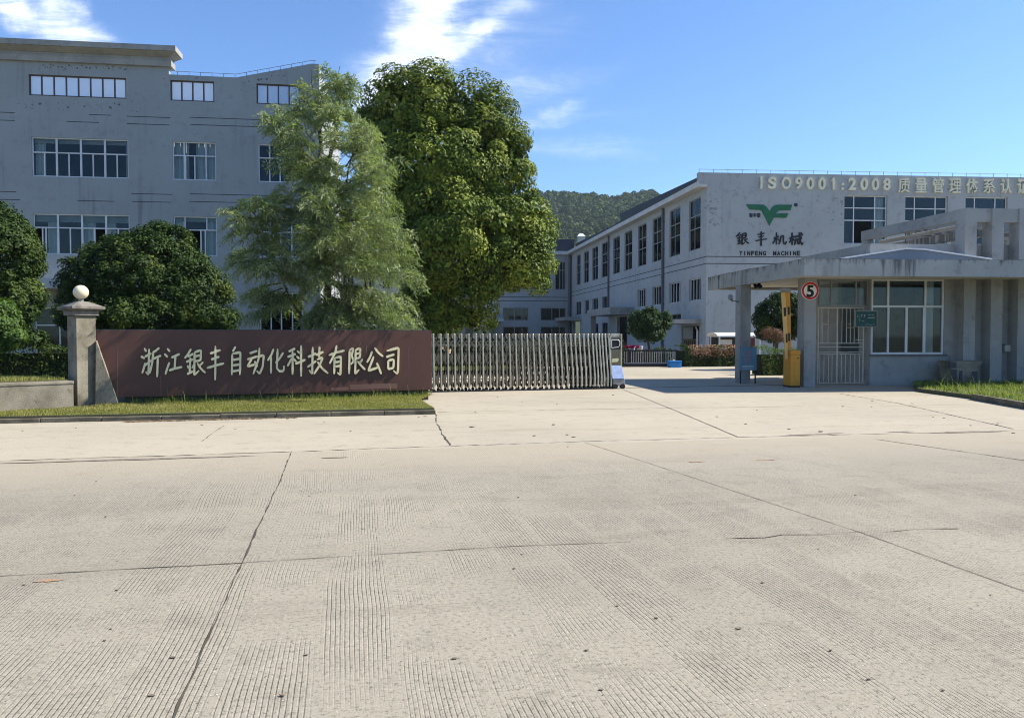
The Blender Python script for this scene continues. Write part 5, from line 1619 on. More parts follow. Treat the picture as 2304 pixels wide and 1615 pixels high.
def crown(lobes, n_clumps, per, clump_r, fill=0.15, up=0.25, keep_in=0.80, outward=0.75, shell=False, space=0.0):
    area = np.array([(r[0] * r[1] + r[0] * r[2] + r[1] * r[2]) for _, r in lobes])
    pick = nr.choice(len(lobes), n_clumps * 8, p=area / area.sum())
    C, O = [], []
    cut = 0.55 * sum(clump_r) / 2
    lobes = [(c, np.maximum(r - cut, r * 0.45)) for c, r in lobes]
    for k in pick:
        c, r = lobes[k]
        d = nr.normal(size=3); d[2] += up * 0.6; d /= np.linalg.norm(d)
        p = c + d * r * (nr.uniform(0.86, 1.02) if not shell else nr.uniform(.80, 1.03))
        if any(j != k and np.sum(((p - c2) / r2) ** 2) < keep_in for j, (c2, r2) in enumerate(lobes)):
            continue
        if space and C and np.min(np.sum((np.array(C) - p) ** 2, 1)) < space * space: continue
        C.append(p); O.append(unit((d / r)[None])[0])
        if len(C) >= n_clumps: break
    C, O = np.array(C), np.array(O)
    m = len(C)
    rc = nr.uniform(clump_r[0], clump_r[1], m)
    dirs = unit(nr.normal(size=(m * per, 3)) + np.repeat(O, per, 0) * 0.45 + np.array([0, 0, up]))
    rad = np.repeat(rc, per)[:, None] * (nr.random((m * per, 1)) ** (0.22 if shell else 0.40))
    pos = np.repeat(C, per, 0) + dirs * rad * np.array([1, 1, 0.85])
    nrm = dirs * 0.8 + np.repeat(O, per, 0) * outward * 0.6 + np.array([0, 0, 0.35]) + nr.normal(size=(m * per, 3)) * 0.42
    nf = int(m * per * fill)
    if nf == 0: return pos, nrm
    k = nr.choice(len(lobes), nf, p=area / area.sum())
    cc = np.array([lobes[i][0] for i in k]); rr = np.array([lobes[i][1] for i in k])
    d = unit(nr.normal(size=(nf, 3)))
    fp = cc + d * rr * (nr.random((nf, 1)) ** 0.33) * (0.80 if shell else 0.9)
    return np.vstack([pos, fp]), np.vstack([nrm, d + nr.normal(size=(nf, 3)) * 0.6])

def limb(mb, a, b, r0, r1, sag=0.0, n=6, wob=0.03):
    a, b = Vector(a), Vector(b)
    L = (b - a).length
    pts, rs = [], []
    for k in range(n + 1):
        f = k / n
        p = a.lerp(b, f) + Vector((rng.uniform(-1, 1), rng.uniform(-1, 1), rng.uniform(-1, 1))) * wob * L * (0 if k in (0, n) else 1)
        p.z += sag * L * math.sin(math.pi * f)
        pts.append(p); rs.append(r0 + (r1 - r0) * f)
    mb.tube(smooth_path(pts, 3), [r0 + (r1 - r0) * k / (n * 3) for k in range(n * 3 + 1)], 7)
    return pts

# --- the big round evergreen in the middle
DT = 31.0
cam_l = [(1130, 300, 320, 240, 0), (1430, 440, 280, 250, .4), (950, 480, 210, 250, -.2), (1250, 640, 400, 350, 0), (1555, 680, 215, 230, -.2), (1600, 1000, 265, 290, -.3),
         (1290, 1000, 380, 330, -.6), (1040, 900, 240, 350, 0), (1690, 1170, 190, 205, -.4), (1370, 1320, 190, 230, 0), (1160, 1360, 180, 200, 0), (835, 345, 115, 105, .3),
         (1500, 1290, 130, 100, -.5), (1215, 180, 170, 90, 0), (1385, 330, 235, 200, .1), (1555, 560, 190, 210, .1), (1640, 480, 100, 130, 0), (1775, 940, 95, 130, -.1), (950, 210, 120, 90, .1), (700, 330, 75, 70, .8), (1400, 1480, 120, 90, .2), (1250, 1480, 150, 110, .2), (1150, 1250, 150, 170, .3)]
lob = [lobe_px(K4, a, b, c, d, DT, e) for a, b, c, d, e in [(q[0] + 6, q[1] + 22, q[2] + 8, q[3], q[4]) for q in cam_l]]
base = at_depth(960, 754, DT); base.z = 0
tree = thing('camphor_tree', 'tall broad evergreen with dense rounded crown behind the sliding gate', 'tree', tuple(base))
p_, n_ = crown(lob, 300, 460, (0.42, 0.92), fill=0.0, shell=True, space=0.66)
pf_, nf_ = crown(lob, 60, 20, (0.3, 0.5), fill=9.0, shell=True)
leaf_mesh('crown', np.vstack([p_, pf_]), np.vstack([n_, nf_]), np.concatenate([nr.uniform(0.10, 0.17, len(p_)), nr.uniform(0.22, 0.34, len(pf_))]), 0.6, M['leaf_camphor'], tree)
mb = MB()
tp = at_depth(*K4(1175, 1050), DT)
limb(mb, base, tp, .30, .22, n=6, wob=.01)
for (x, y, dd) in ((1050, 700, .5), (1300, 600, -.5), (1500, 800, .3), (1180, 400, 0), (1600, 1050, -.4), (1000, 950, .4), (1420, 500, .6)):
    e = at_depth(*K4(x, y), DT + dd)
    limb(mb, tp - Vector((0, 0, rng.uniform(0, .8))), e, .14, .03)
mb.build('trunk', M['bark'], tree, smooth=True)

# --- feathery light green conifer leaning over the sign
DF = 19.5
base = at_depth(745, 754, DF); base.z = BED_Z
fea = thing('feathery_tree', 'tall feathery light green tree with drooping sprays behind the sign wall', 'tree', tuple(base))
mb = MB()
def pf(x, y, dd=0.0): return at_depth(*K4(x, y), DF + dd)
top1, top2, top3 = pf(505, 95, .1), pf(665, 75, .5), pf(800, 400, -.4)
stem_pts = [limb(mb, base, pf(560, 800), .12, .07, n=5, wob=.012), limb(mb, pf(560, 800), pf(545, 420), .07, .04, n=4), limb(mb, pf(545, 420), top1, .04, .008, n=5),
            limb(mb, pf(580, 900), pf(640, 480, .4), .05, .03, n=4), limb(mb, pf(640, 480, .4), top2, .03, .006, n=5), limb(mb, pf(590, 1050), top3, .05, .01, n=5),
            limb(mb, base, pf(330, 1250, .2), .05, .02, n=5), limb(mb, pf(330, 1250, .2), pf(170, 850, .3), .025, .006, n=5)]
targets = []
# outline targets: (x, y) tips in the enlarged view, with the point of the stem they leave from
for (x, y, sx, sy) in ((235, 350, 520, 560), (300, 300, 520, 500), (260, 430, 530, 620), (330, 520, 540, 650), (420, 300, 530, 450), (450, 170, 520, 330), (480, 260, 530, 430), (560, 250, 545, 430), (600, 330, 545, 480),
                       (380, 420, 535, 600), (300, 600, 545, 760), (420, 560, 545, 680), (650, 420, 600, 600), (700, 200, 655, 300), (640, 180, 655, 330), (715, 130, 665, 220), (620, 290, 640, 420), (700, 330, 645, 420), (590, 100, 660, 260),
                       (790, 370, 760, 520), (850, 470, 700, 640), (880, 560, 690, 700), (905, 640, 650, 760), (840, 420, 780, 500), (760, 470, 740, 600), (900, 720, 640, 820), (930, 640, 680, 760),
                       (1000, 850, 640, 900), (980, 960, 630, 960), (1060, 1010, 620, 1000), (1040, 1100, 610, 1050), (1090, 1190, 600, 1120), (1135, 1290, 600, 1200), (1080, 1430, 600, 1300), (1120, 1530, 600, 1380), (1000, 1480, 590, 1300), (960, 1250, 590, 1120),
                       (430, 640, 548, 760), (440, 760, 552, 860), (400, 900, 560, 980), (430, 1040, 570, 1080), (460, 1180, 575, 1200), (480, 1330, 580, 1300), (520, 1480, 585, 1400), (560, 1560, 590, 1420), (680, 1570, 590, 1430), (800, 1570, 592, 1400), (900, 1580, 592, 1380), (1030, 1590, 600, 1400),
                       (600, 700, 556, 780), (700, 760, 560, 850), (760, 880, 566, 940), (820, 800, 620, 850), (700, 950, 570, 1000), (800, 1050, 575, 1080), (880, 1130, 580, 1120), (720, 1150, 580, 1150), (640, 1000, 572, 1060), (640, 1220, 580, 1220), (820, 1250, 585, 1200), (740, 1350, 588, 1270), (880, 1400, 590, 1290), (650, 1450, 590, 1350), (560, 1120, 575, 1150), (530, 900, 562, 960),
                       (60, 1010, 240, 1030), (80, 1120, 280, 1140), (120, 850, 190, 920), (100, 950, 210, 960), (210, 830, 185, 900), (300, 880, 220, 980), (300, 1000, 250, 1060), (200, 1060, 260, 1100), (60, 1190, 300, 1200), (150, 1230, 320, 1240), (250, 1200, 310, 1210), (350, 1120, 290, 1160), (130, 1360, 330, 1300), (230, 1380, 340, 1330), (330, 1400, 370, 1330), (200, 1480, 380, 1380), (390, 1250, 350, 1260), (400, 1400, 420, 1380), (340, 760, 190, 880), (380, 820, 240, 950)):
    targets.append((x, y, sx, sy))
for _k in range(16):                                       # short sprays close round the stems
    yq = rng.uniform(330, 1450); targets.append((rng.uniform(510, 640), yq + rng.uniform(20, 90), 560, yq))
LP, LN, LT, LS_ = [], [], [], []
def spray(a, b, sag, tw, n_tw, size):
    """a drooping branch with side twigs, each twig feathered with narrow leaflets"""
    a, b = np.array(a[:]), np.array(b[:])
    L = np.linalg.norm(b - a)
    d = (b - a) / L
    side = np.cross(d, [0, 0, 1.0]); side /= (np.linalg.norm(side) + 1e-9)
    for k in range(n_tw):
        f = 0.18 + 0.82 * (k + nr.random()) / n_tw
        p = a + (b - a) * f + np.array([0, 0, sag * L * math.sin(math.pi * f)])
        sg = 1 if k % 2 else -1
        tl = tw * (1.15 - 0.65 * f) * nr.uniform(.6, 1.2)
        td = d * 0.75 + side * sg * nr.uniform(.35, 1.0) + np.array([0, 0, nr.uniform(-.45, .35)]) + nr.normal(size=3) * .25
        td /= np.linalg.norm(td)
        e = p + td * tl - np.array([0, 0, tl * 0.55])
        mb.tube([p, (p + e) / 2 + np.array([0, 0, tl * .08]), e], [.0065, .005, .0025], 4, False)
        m = max(8, int(tl / 0.021))
        g = np.linspace(.08, 1.04, m)[:, None]
        q = p + (e - p) * g + np.array([0, 0, 1.0]) * (tl * .08 * np.sin(np.pi * g))
        s2 = np.cross(td, nr.normal(size=3)); s2 /= np.linalg.norm(s2)
        up = np.cross(s2, td)
        sgn = np.where(np.arange(m) % 2, 1, -1)[:, None]
        al = s2 * sgn + td * .65 + nr.normal(size=(m, 3)) * .28
        LT.append(al); LN.append(up + nr.normal(size=(m, 3)) * .45 + np.array([0, 0, .3])); LP.append(q + unit(al) * size * .5); LS_.append(nr.uniform(.7, 1.25, m) * size)
for (x, y, sx, sy) in targets:
    dd = rng.uniform(-2.2, -1.2) if rng.random() < .4 else rng.uniform(-1.2, 1.2)
    if y > 1300: dd = max(dd, -.5)
    a = pf(sx, sy, dd * .1); b = pf(x, y, dd)
    mb.tube([a, a.lerp(b, .5) + Vector((0, 0, .06 * (b - a).length)), b], [.02, .012, .004], 5, False)
    L = (b - a).length
    spray(a, b, .07, .52, int(8 + L * 9), .13)
    for _ in range(1 if (y < 430 or x < 400) else 3):                                    # minor branches round each main one, before and behind it
        a2 = a.lerp(b, rng.uniform(.1, .5)); b2 = b + Vector(([q * (.5 if y < 430 else 1) for q in (rng.uniform(-.3, .3), rng.uniform(-.8, .8), rng.uniform(-.38, .28))]))
        spray(a2, b2, .05, .42, int(6 + (b2 - a2).length * 6), .115)
LP, LN, LT, LS_ = np.vstack(LP), np.vstack(LN), np.vstack(LT), np.concatenate(LS_)
kf = ~((LP[:, 2] < 1.85) & (LP[:, 1] < 18.4 + (LP[:, 0] + 1.95) * .35 + .9))   # none through the sign wall
LP, LN, LT, LS_ = LP[kf], LN[kf], LT[kf], LS_[kf]
print('feather leaves', len(LP))
leaf_mesh('crown', LP, LN, LS_, 0.22, M['leaf_feather'], fea, along=LT, fold=.1, droop=.15)
mb.build('trunk', M['bark_pale'], fea)

def bush(name, label, cat, lobes, n_clumps, per, cr, size, mat, asp=.55, fill=.2, stem=None, group=None, part='crown', up=.25):
    c = lobes[0][0]
    lo = min(l[0][2] - l[1][2] for l in lobes)
    t = thing(name, label, cat, (c[0], c[1], BED_Z if stem else max(0, lo)), group)
    p, n = crown(lobes, n_clumps, per, cr, fill=fill, up=up)
    ok = p[:, 2] > 0.03
    leaf_mesh(part, p[ok], n[ok], nr.uniform(size * .75, size * 1.2, ok.sum()), asp, mat, t)
    if stem:
        m3 = MB()
        top = Vector(c) - Vector((0, 0, lobes[0][1][2] * .2))
        limb(m3, (c[0], c[1], 0), top, stem, stem * .6, n=5, wob=.015)
        for k in range(6):
            l = lobes[rng.randrange(len(lobes))]
            limb(m3, top - Vector((0, 0, .4)), Vector(l[0]) + Vector((0, 0, l[1][2] * .4)), stem * .5, stem * .15)
        m3.build('trunk', M['bark'], t, smooth=True)
    return t

# --- dark round trees on the left
D1 = 25.5
lob = [lobe_px(K2, a, b, c, d, D1, e) for a, b, c, d, e in ((1000, 560, 440, 300, 0), (720, 640, 310, 300, -.3), (1280, 700, 340, 320, 0), (900, 830, 480, 200, -.4), (1130, 330, 200, 140, .2), (780, 450, 170, 120, 0), (1450, 870, 220, 130, .2), (560, 800, 170, 150, 0), (1350, 520, 130, 110, .1))]
bush('round_tree', 'dark round crowned evergreen behind the left half of the sign wall', 'tree', lob, 520, 130, (.18, .40), .105, M['leaf_dark'], stem=.14)
D2 = 21.5
lob = [lobe_px(K2, a, b, c, d, D2, e) for a, b, c, d, e in ((-80, 420, 350, 350, 0), (70, 720, 215, 260, 0), (-60, 200, 170, 170, .2), (60, 300, 160, 150, 0), (170, 420, 120, 130, 0), (190, 1000, 130, 60, -.2), (-200, 800, 300, 300, 0))]
bush('leafy_tree', 'leafy dark green tree cut off by the left picture edge', 'tree', lob, 420, 130, (.16, .36), .10, M['leaf_dark'], stem=.13)
D3 = 19.0
lob = [lobe_px(K2, a, b, c, d, D3, e) for a, b, c, d, e in ((-30, 900, 170, 160, 0), (60, 1000, 110, 80, -.1), (-40, 790, 110, 80, 0))]
bush('fresh_green_shrub', 'lighter green shrub low in front of the leafy tree at the left edge', 'shrub', lob, 110, 120, (.12, .26), .085, M['leaf_fresh'], stem=.05)
# undergrowth hedge filling the shade behind pillar and sign
def hedge(name, label, a, b, z0, z1, dep, mat, n_per_m=900, size=.07, lump=.12, group=None, cat='hedge', tips=None):
    a, b = Vector(a), Vector(b)
    L = (b - a).length; u = (b - a) / L; nn = Vector((u.y, -u.x, 0))
    t = thing(name, label, cat, ((a.x + b.x) / 2, (a.y + b.y) / 2, z0), group)
    n = int(n_per_m * L)
    q = nr.random((n, 3))
    face = nr.choice(3, n, p=(.5, .4, .1))
    uu = q[:, 0] * L; dd = q[:, 1] * dep - dep / 2; zz_ = z0 + q[:, 2] * (z1 - z0)
    lm = lump * (np.sin(uu * 3.1 + 1) * .5 + np.sin(uu * 7.3) * .3 + nr.normal(size=n) * .35)
    dd = np.where(face == 0, dep / 2 + lm * .7, dd); zz_ = np.where(face == 1, z1 + lm, zz_)
    nrm = np.where((face == 0)[:, None], np.array(nn[:])[None], np.array([0, 0, 1.0])[None]) + nr.normal(size=(n, 3)) * .6 + np.array([0, 0, .3])
    pos = np.array(a[:])[None] * np.array([1, 1, 0]) + np.array(u[:])[None] * uu[:, None] + np.array(nn[:])[None] * dd[:, None] + np.array([0, 0, 1.0])[None] * zz_[:, None]
    pos[:, 2] = np.maximum(pos[:, 2], z0 + .02)
    leaf_mesh('foliage', pos, nrm, nr.uniform(size * .7, size * 1.3, n), .5, mat, t)
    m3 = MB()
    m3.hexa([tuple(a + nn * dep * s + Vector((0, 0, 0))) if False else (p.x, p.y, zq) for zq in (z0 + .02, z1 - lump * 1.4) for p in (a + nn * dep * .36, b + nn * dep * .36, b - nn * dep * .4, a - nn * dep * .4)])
    m3.build('inner_block', M['leaf_core'], t)  # solid dark block filling the hedge behind its leaves
    if tips:
        tm, share, x0, x1, ts = tips
        k = int(n * share)
        uu = (x0 + (x1 - x0) * nr.random(k)) * L
        pos = np.array(a[:])[None] * np.array([1, 1, 0]) + np.array(u[:])[None] * uu[:, None] + np.array(nn[:])[None] * (dep * .5 + nr.normal(size=k) * .06 - .05)[:, None]
        pos[:, 2] = z0 + (z1 - z0) * np.clip(.80 + nr.normal(size=k) * .16 , .3, 1.12)
        leaf_mesh('young_leaves', pos, np.array(nn[:])[None] * .5 + nr.normal(size=(k, 3)) * .5 + np.array([0, 0, .6]), nr.uniform(ts * .7, ts * 1.3, k), .5, tm, t)
    return t
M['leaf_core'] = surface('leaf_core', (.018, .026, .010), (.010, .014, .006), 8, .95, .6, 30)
h0 = lambda px, D: horizontal_at(px, D)
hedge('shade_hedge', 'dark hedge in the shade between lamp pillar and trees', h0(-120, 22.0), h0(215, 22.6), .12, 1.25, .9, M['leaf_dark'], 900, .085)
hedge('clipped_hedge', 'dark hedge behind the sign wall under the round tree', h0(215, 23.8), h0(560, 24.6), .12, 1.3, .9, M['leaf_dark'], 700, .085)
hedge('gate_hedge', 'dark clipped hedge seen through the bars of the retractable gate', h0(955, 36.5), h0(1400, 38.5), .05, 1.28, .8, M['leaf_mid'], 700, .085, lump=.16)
# --- yard planting
D5 = 43.5
lob = [lobe_px(K11, a, b, c, d, D5, e) for a, b, c, d, e in ((480, 720, 290, 200, 0), (300, 650, 170, 150, 0), (700, 680, 170, 150, .2), (260, 800, 130, 110, 0), (520, 540, 160, 90, 0), (800, 600, 90, 110, 0), (500, 900, 260, 110, 0))]
t_ = bush('courtyard_tree', 'dark green leafy tree in front of the workshop side wall', 'tree', lob, 170, 60, (.28, .5), .19, M['leaf_mid'], stem=.09)
hedge('low_hedge', 'low dark planting behind the yard fence', h0(1398, 41.3), h0(1512, 41.0), 0, .82, 1.0, M['leaf_dark'], 700, .10)
mgt = thing('flower_bed', 'strip of magenta flowers on the planting behind the yard fence', 'flowers', tuple(horizontal_at(1412, 40.3)))
k = 260
pz = np.array([at_depth(1402 + 36 * q, 777 + 6 * r_, 40.35)[:] for q, r_ in nr.random((k, 2))])
leaf_mesh('petals', pz, nr.normal(size=(k, 3)) + np.array([0, -1, .5]), nr.uniform(.05, .09, k), .7, leaf_mat('magenta', (.35, .01, .10), (.5, .03, .16), (.4, .02, .1), .3, .2), mgt)
MB().box(mgt.location.x - .45, mgt.location.x + .45, 40.3, 40.5, 0, .78).build('planter', M['rail_dark'], mgt)
hedge('red_tipped_hedge', 'dark hedge with pinkish red young leaves along the workshop end', h0(1527, 39.6), h0(1668, 40.6), 0, .98, 1.0, M['leaf_mid'], 900, .09, tips=(M['leaf_red'], .65, .08, .98, .075))
D6 = 36.0
lob = [lobe_px(K9, a, b, c, d, D6, e) for a, b, c, d, e in ((620, 600, 260, 240, 0), (480, 700, 170, 190, 0), (760, 520, 190, 180, 0), (830, 640, 200, 220, .2), (640, 450, 150, 110, 0), (1000, 560, 260, 240, .6), (1300, 520, 250, 180, 1.), (620, 860, 260, 120, .2))]
bush('garden_tree', 'round dark green tree between the canopy columns beyond the gatehouse', 'tree', lob, 300, 90, (.16, .32), .11, M['leaf_mid'], stem=.09)
lob = [lobe_px(K9, a, b, c, d, 33.5, e) for a, b, c, d, e in ((580, 900, 120, 90, 0), (500, 860, 90, 70, 0), (660, 930, 90, 70, 0))]
bush('rust_shrub', 'loose rust coloured shrub in front of the round garden tree', 'shrub', lob, 40, 40, (.14, .30), .085, M['leaf_rust'], fill=.05, asp=.24, stem=.03, up=.6)
hedge('light_hedge', 'sunlit light green hedge behind the barrier machine', h0(1702, 31.3), h0(1815, 31.6), .0, 1.02, .9, M['leaf_fresh'], 1500, .06, lump=.14)
# pink flowers seen through the gate
fl2 = thing('pink_flowers', 'pink flowers beside the sign end behind the gate', 'flowers', tuple(horizontal_at(1003, 24.5)))
k = 46
cs = [at_depth(998, 783, 24.6), at_depth(1013, 790, 24.6), at_depth(1001, 778, 24.7)]
pp = np.array([np.array(cs[i % 3][:]) + nr.normal(size=3) * .05 for i in range(k)])
leaf_mesh('petals', pp, nr.normal(size=(k, 3)) + np.array([0, -1, .4]), .07, .8, M['petal'], fl2)
m3 = MB()
for c in cs: m3.tube([(c.x, c.y + .05, .0), (c.x + .02, c.y + .03, c.z * .5), tuple(c)], .006, 5)
m3.build('stems', M['leaf_core'], fl2)

# ------------------------------------------------------------------ grass
def grass(name, poly, n, h, wd, mat, z0, label=None, lean=.35, dens=None, strag=0.0):
    xs = [p[0] for p in poly]; ys = [p[1] for p in poly]
    P = []
    def inside(x, y):
        r = np.zeros(len(x), bool)
        for (x1, y1), (x2, y2) in zip(poly, poly[1:] + poly[:1]):
            if y1 == y2: continue
            cond = ((y1 > y) != (y2 > y)) & (x < (x2 - x1) * (y - y1) / (y2 - y1) + x1)
            r ^= cond
        return r
    while sum(len(q) for q in P) < n:
        x = nr.uniform(min(xs), max(xs), n); y = nr.uniform(min(ys), max(ys), n)
        k = inside(x, y)
        if dens is not None: k &= nr.random(n) < dens(x, y)
        P.append(np.stack([x[k], y[k]], 1))
    P = np.vstack(P)[:n]
    hh = h * nr.uniform(.45, 1.25, n) * (1 + .4 * np.sin(P[:, 0] * 2.3) * np.sin(P[:, 1] * 3.1 + P[:, 0]))
    if strag: hh *= np.where(nr.random(n) < strag, nr.uniform(1.8, 3.2, n), 1)
    a = nr.uniform(0, 2 * np.pi, n)
    d = np.stack([np.cos(a), np.sin(a), np.zeros(n)], 1)
    b3 = np.column_stack([P, np.full(n, z0 - .005)])
    le = (lean * nr.random(n) * hh)[:, None]
    V = np.empty((n, 5, 3))
    side = np.stack([-d[:, 1], d[:, 0], np.zeros(n)], 1) * wd / 2
    up = np.array([0, 0, 1.0])
    V[:, 0] = b3 - side; V[:, 1] = b3 + side
    m_ = b3 + up * hh[:, None] * .55 + d * le * .35
    V[:, 2] = m_ + side * .8; V[:, 3] = m_ - side * .8
    V[:, 4] = b3 + up * (hh * (1 - .25 * nr.random(n)))[:, None] + d * le * 1.3
    me = bpy.data.meshes.new(name)
    me.vertices.add(5 * n); me.vertices.foreach_set('co', V.reshape(-1).astype(np.float32))
    base_ = (np.arange(n) * 5)[:, None]
    idx = base_ + np.array([0, 1, 2, 3, 3, 2, 4])[None]
    me.loops.add(7 * n); me.loops.foreach_set('vertex_index', idx.reshape(-1).astype(np.int32))
    me.polygons.add(2 * n)
    st = (np.arange(n) * 7)[:, None] + np.array([0, 4])[None]
    me.polygons.foreach_set('loop_start', st.reshape(-1).astype(np.int32))
    me.update(calc_edges=True)
    o = link_mesh(name, me, mat)
    o['kind'] = 'stuff'
    if label: o['label'] = label
    return o
s0 = FSg.p(.2, 0, -.12); s1 = FSg.p(LSg, 0, -.12)
strip_poly = [tuple((KA - kd * 3 + kn * .11)[:2]), tuple((KB + kn * .11 - kd * .03)[:2]), tuple((KB + kn * 2.1 - kd * .14)[:2]), tuple(s1[:2]), tuple(s0[:2]), FWl.p(LW + .3, 0, .02)[:2], FWl.p(-4, 0, .02)[:2]]
grass('grass', strip_poly, 42000, .046, .012, M['grass_blade'], BED_Z, 'short sunlit grass strip in front of the sign wall')
edge = [tuple(FSg.p(.7, 0, .22)[:2]), tuple(FSg.p(LSg, 0, .22)[:2]), tuple(FSg.p(LSg, 0, -.1)[:2]), tuple(FSg.p(.7, 0, -.1)[:2])]
grass('weeds', edge, 1500, .12, .010, M['grass_lush'], BED_Z, 'taller weeds at the foot of the sign wall', lean=.7, strag=.06)
wl = [tuple(FWl.p(-5, 0, -.3)[:2]), tuple(FWl.p(LW - .1, 0, -.3)[:2]), tuple(FWl.p(LW - .1, 0, -2.0)[:2]), tuple(FWl.p(-5, 0, -2.0)[:2])]
grass('raised_grass', wl, 16000, .07, .013, M['grass_blade'], zW + .02, 'grass growing on top of the retaining wall')
law = [tuple(horizontal_at(975, 33.3)[:2]), tuple(horizontal_at(1165, 32.8)[:2]), tuple(horizontal_at(1150, 40)[:2]), tuple(horizontal_at(950, 37)[:2])]
grass('lawn', law, 16000, .07, .02, M['grass_lush'], BED_Z, 'lawn behind the retractable gate')
rp = [tuple(p[:2]) for p in rb]
rp = [(x + .0, y + .05) for x, y in rp]
grass('bed_grass', rp, 26000, .13, .014, M['grass_lush'], .10, 'lush grass in the bed in front of the gatehouse', lean=.9, strag=.03,
      dens=lambda x, y: .35 + .65 * (np.sin(x * 1.7 + y) * .5 + .5))
# a few stiff dry stalks in the bed and a leafy weed
st_t = thing('dry_weed', 'pale dry weed stalks standing in the grass by the litter bin', 'weed', FN.p(n8(1925, 960)[0], .1, .3))
m3 = MB()
FNf = FN.shift(.35)
for (x0_, y0_, x1_, y1_) in ((1945, 990, 1925, 900), (1945, 990, 1935, 930), (1950, 990, 1985, 950), (1955, 992, 2005, 960), (1960, 990, 2040, 990), (1880, 995, 1865, 950), (1965, 992, 1975, 940)):
    p, q = FNf.uv(*K8(x0_, y0_)), FNf.uv(*K8(x1_, y1_)); m3.tube([FNf.p(p[0], .1), FNf.p((p[0] + q[0]) / 2, (q[1] + .1) * .55), FNf.p(*q)], [.014, .01, .004], 5)
m3.build('stalks', surface('dry_stalk', (.55, .48, .30), None, 5, .8, 0), st_t)

# ------------------------------------------------------------------ bits lying on the road
def litter(name, n, area, smin, smax, mat, label):
    pos, out = [], []
    mbx = MB()
    for _ in range(n):
        f = rng.random() ** .75
        px = rng.uniform(-200, 2500); py = 990 + (1600 - 990) * f
        if area == 'fore': py = rng.uniform(885, 985)
        c = G(px, py)
        s = rng.uniform(smin, smax)
        a = rng.uniform(0, 6.3); nn = rng.choice((4, 5, 6))
        pts = [(c.x + s * rng.uniform(.5, 1) * math.cos(a + 2 * math.pi * k / nn) , c.y + s * .6 * rng.uniform(.5, 1) * math.sin(a + 2 * math.pi * k / nn)) for k in range(nn)]
        mbx.flat(pts, .004, .004 + s * rng.uniform(.12, .3))
    o = mbx.build(name, mat); o['kind'] = 'stuff'; o['label'] = label
    return o
litter('grit', 420, 'road', .003, .007, surface('grit', (.13, .115, .09), (.25, .23, .19), 20, .9, 0), 'small grit and crumbs scattered on the concrete road')
litter('fallen_leaves', 34, 'road', .010, .020, surface('dead_leaf', (.15, .125, .09), (.20, .15, .10), 9, .9, 0), 'dry leaf scraps scattered on the concrete road')
litter('yard_litter', 60, 'fore', .02, .045, surface('dead_leaf_b', (.10, .07, .045), (.16, .10, .06), 9, .9, 0), 'dry leaf scraps on the forecourt')
# dry grass and dirt caught along the kerb
kp2 = [tuple((KA - kn * .30 + kd * 2.2)[:2]), tuple((KA + kd * 5.2 - kn * .16)[:2]), tuple((KA + kd * 5.2 - kn * .02)[:2]), tuple((KA + kd * 2.0 - kn * .02)[:2])]
grass('dry_debris', kp2, 1600, .02, .02, surface('dry_debris', (.16, .12, .07), (.24, .17, .10), 9, .9, 0), .004, 'dry plant debris swept against the kerb', lean=3.0)

# ------------------------------------------------------------------ wooded hills beyond the factory
HD = 640.0
ridge = [(-900, 600), (-300, 520), (300, 470), (800, 455), (1100, 447), (1222, 438), (1290, 441), (1332, 444), (1388, 449), (1410, 441), (1432, 434), (1470, 438), (1520, 452), (1600, 475), (1750, 520), (2000, 560), (2400, 610), (3000, 660)]
def hill_top(px):
    for (a, ya), (b, yb) in zip(ridge, ridge[1:]):
        if a <= px <= b:
            f = (px - a) / (b - a); f = f * f * (3 - 2 * f)
            return ya + (yb - ya) * f
    return 700
nx, ny = 150, 26
Vh, Fh = [], []
prof_ = lambda px, s: max(0.0, (at_depth(px, hill_top(px) + 5, HD).z)) * (s if s < 1 else 1) 
HILL = lambda px, s: (at_depth(px, 754, HD).x * (1 - .28 * (1 - s)), HD - 330 * (1 - s) if s <= 1 else HD + 120 * (s - 1), 0)
for j in range(ny + 8):
    s = j / ny
    for i in range(nx + 1):
        px = -800 + 3700 * i / nx
        top = max(4.0, at_depth(px, hill_top(px) + 6, HD).z)
        x, y, _ = HILL(px, s)
        ss = min(1, s)
        z = top * (ss ** .85) * (1 - .5 * max(0, s - 1) * 3.2) + 5 * math.sin(px * .021 + s * 6) * ss * (1 - ss) * 2 + 7 * math.sin(px * .009 - s * 9) * ss * (1 - ss) * 2
        Vh.append((x, y, z - 1))
for j in range(ny + 7):
    for i in range(nx):
        a = j * (nx + 1) + i
        Fh.append((a, a + 1, a + nx + 2, a + nx + 1))
me = bpy.data.meshes.new('hills'); me.from_pydata(Vh, [], Fh)
o = link_mesh('hills', me, surface('hill_ground', (.03, .045, .02), (.05, .06, .03), .05, .95, 0)); o['kind'] = 'structure'
Vh = np.array(Vh).reshape(ny + 8, nx + 1, 3)
def hill_pt(fi, fj):
    i = np.clip(fi.astype(int), 0, nx - 1); j = np.clip(fj.astype(int), 0, ny + 6)
    a = (fi - i)[:, None]; b = (fj - j)[:, None]
    return Vh[j, i] * (1 - a) * (1 - b) + Vh[j, i + 1] * a * (1 - b) + Vh[j + 1, i] * (1 - a) * b + Vh[j + 1, i + 1] * a * b
nt_ = 2600
fi = (nr.uniform(1050, 1720, nt_) + 800) / 3700 * nx
fj = ny * nr.uniform(.22, 1.06, nt_)
tc_ = hill_pt(fi, fj)
nt2 = 900
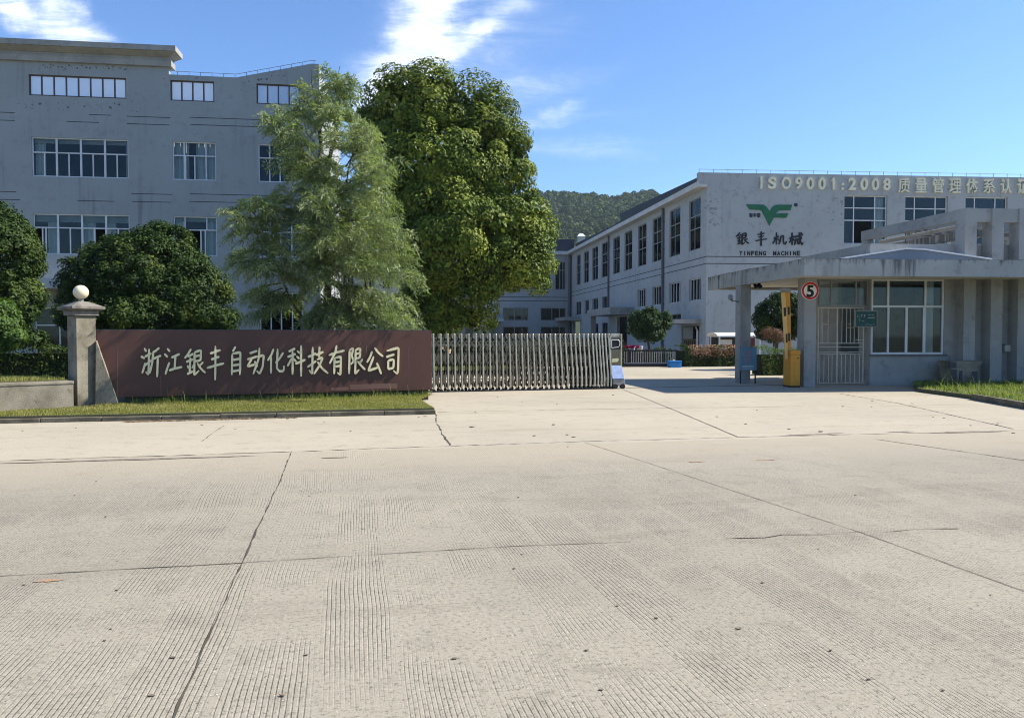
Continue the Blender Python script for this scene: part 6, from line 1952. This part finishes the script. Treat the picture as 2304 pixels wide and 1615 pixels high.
tc_ = np.vstack([tc_, hill_pt((nr.uniform(-300, 2600, nt2) + 800) / 3700 * nx, ny * nr.uniform(.80, 1.05, nt2))])
per = 64
rr = nr.uniform(2.1, 4.3, len(tc_))
dd_ = unit(nr.normal(size=(len(tc_) * per, 3)) + np.array([0, -.35, .45]))
ps = np.repeat(tc_, per, 0) + dd_ * np.repeat(rr, per)[:, None] * np.array([1, 1, 1.05]) * nr.uniform(.75, 1.0, (len(tc_) * per, 1)) + np.array([0, 0, 1.0]) * np.repeat(rr, per)[:, None] * .7
fo = leaf_mesh('forest', ps, dd_ + nr.normal(size=dd_.shape) * .35, np.repeat(rr, per) * .62, .8, M['forest'])
fo['kind'] = 'stuff'; fo['label'] = 'dense woodland covering the far hills'
# little white hut on the slope
c = at_depth(1308, 530, 330)
hut = thing('hillside_hut', 'tiny white roofed hut on the wooded slope above the link building', 'hut', (c.x, c.y, 0))
MB().box(c.x - 1.5, c.x + 1.5, c.y, c.y + 3, 0, c.z - .4).build('wall', M['wall_pale'], hut)
MB().hexa([(c.x - 1.8, c.y - .3, c.z - .39), (c.x + 1.8, c.y - .3, c.z - .39), (c.x + 1.8, c.y + 3.3, c.z - .39), (c.x - 1.8, c.y + 3.3, c.z - .39), (c.x - .8, c.y + .6, c.z + .9), (c.x + .8, c.y + .6, c.z + .9), (c.x + .8, c.y + 2.4, c.z + .9), (c.x - .8, c.y + 2.4, c.z + .9)]).build('roof', M['white_trim'], hut)

# ------------------------------------------------------------------ the air between here and the hills
hz = MB().box(-1100, 1100, -60, 960, -1.5, 175).build('haze', None)
m = bpy.data.materials.new('haze'); m.use_nodes = True; m.node_tree.nodes.clear()
t = NT(m.node_tree)
out = t.n('ShaderNodeOutputMaterial'); pv = t.n('ShaderNodeVolumePrincipled')
pv.inputs['Color'].default_value = (0.72, 0.87, 1.0, 1)
pv.inputs['Density'].default_value = 0.00014
pv.inputs['Anisotropy'].default_value = 0.2
t.l(pv.outputs[0], out.inputs['Volume'])
hz.data.materials.append(m); hz['kind'] = 'stuff'
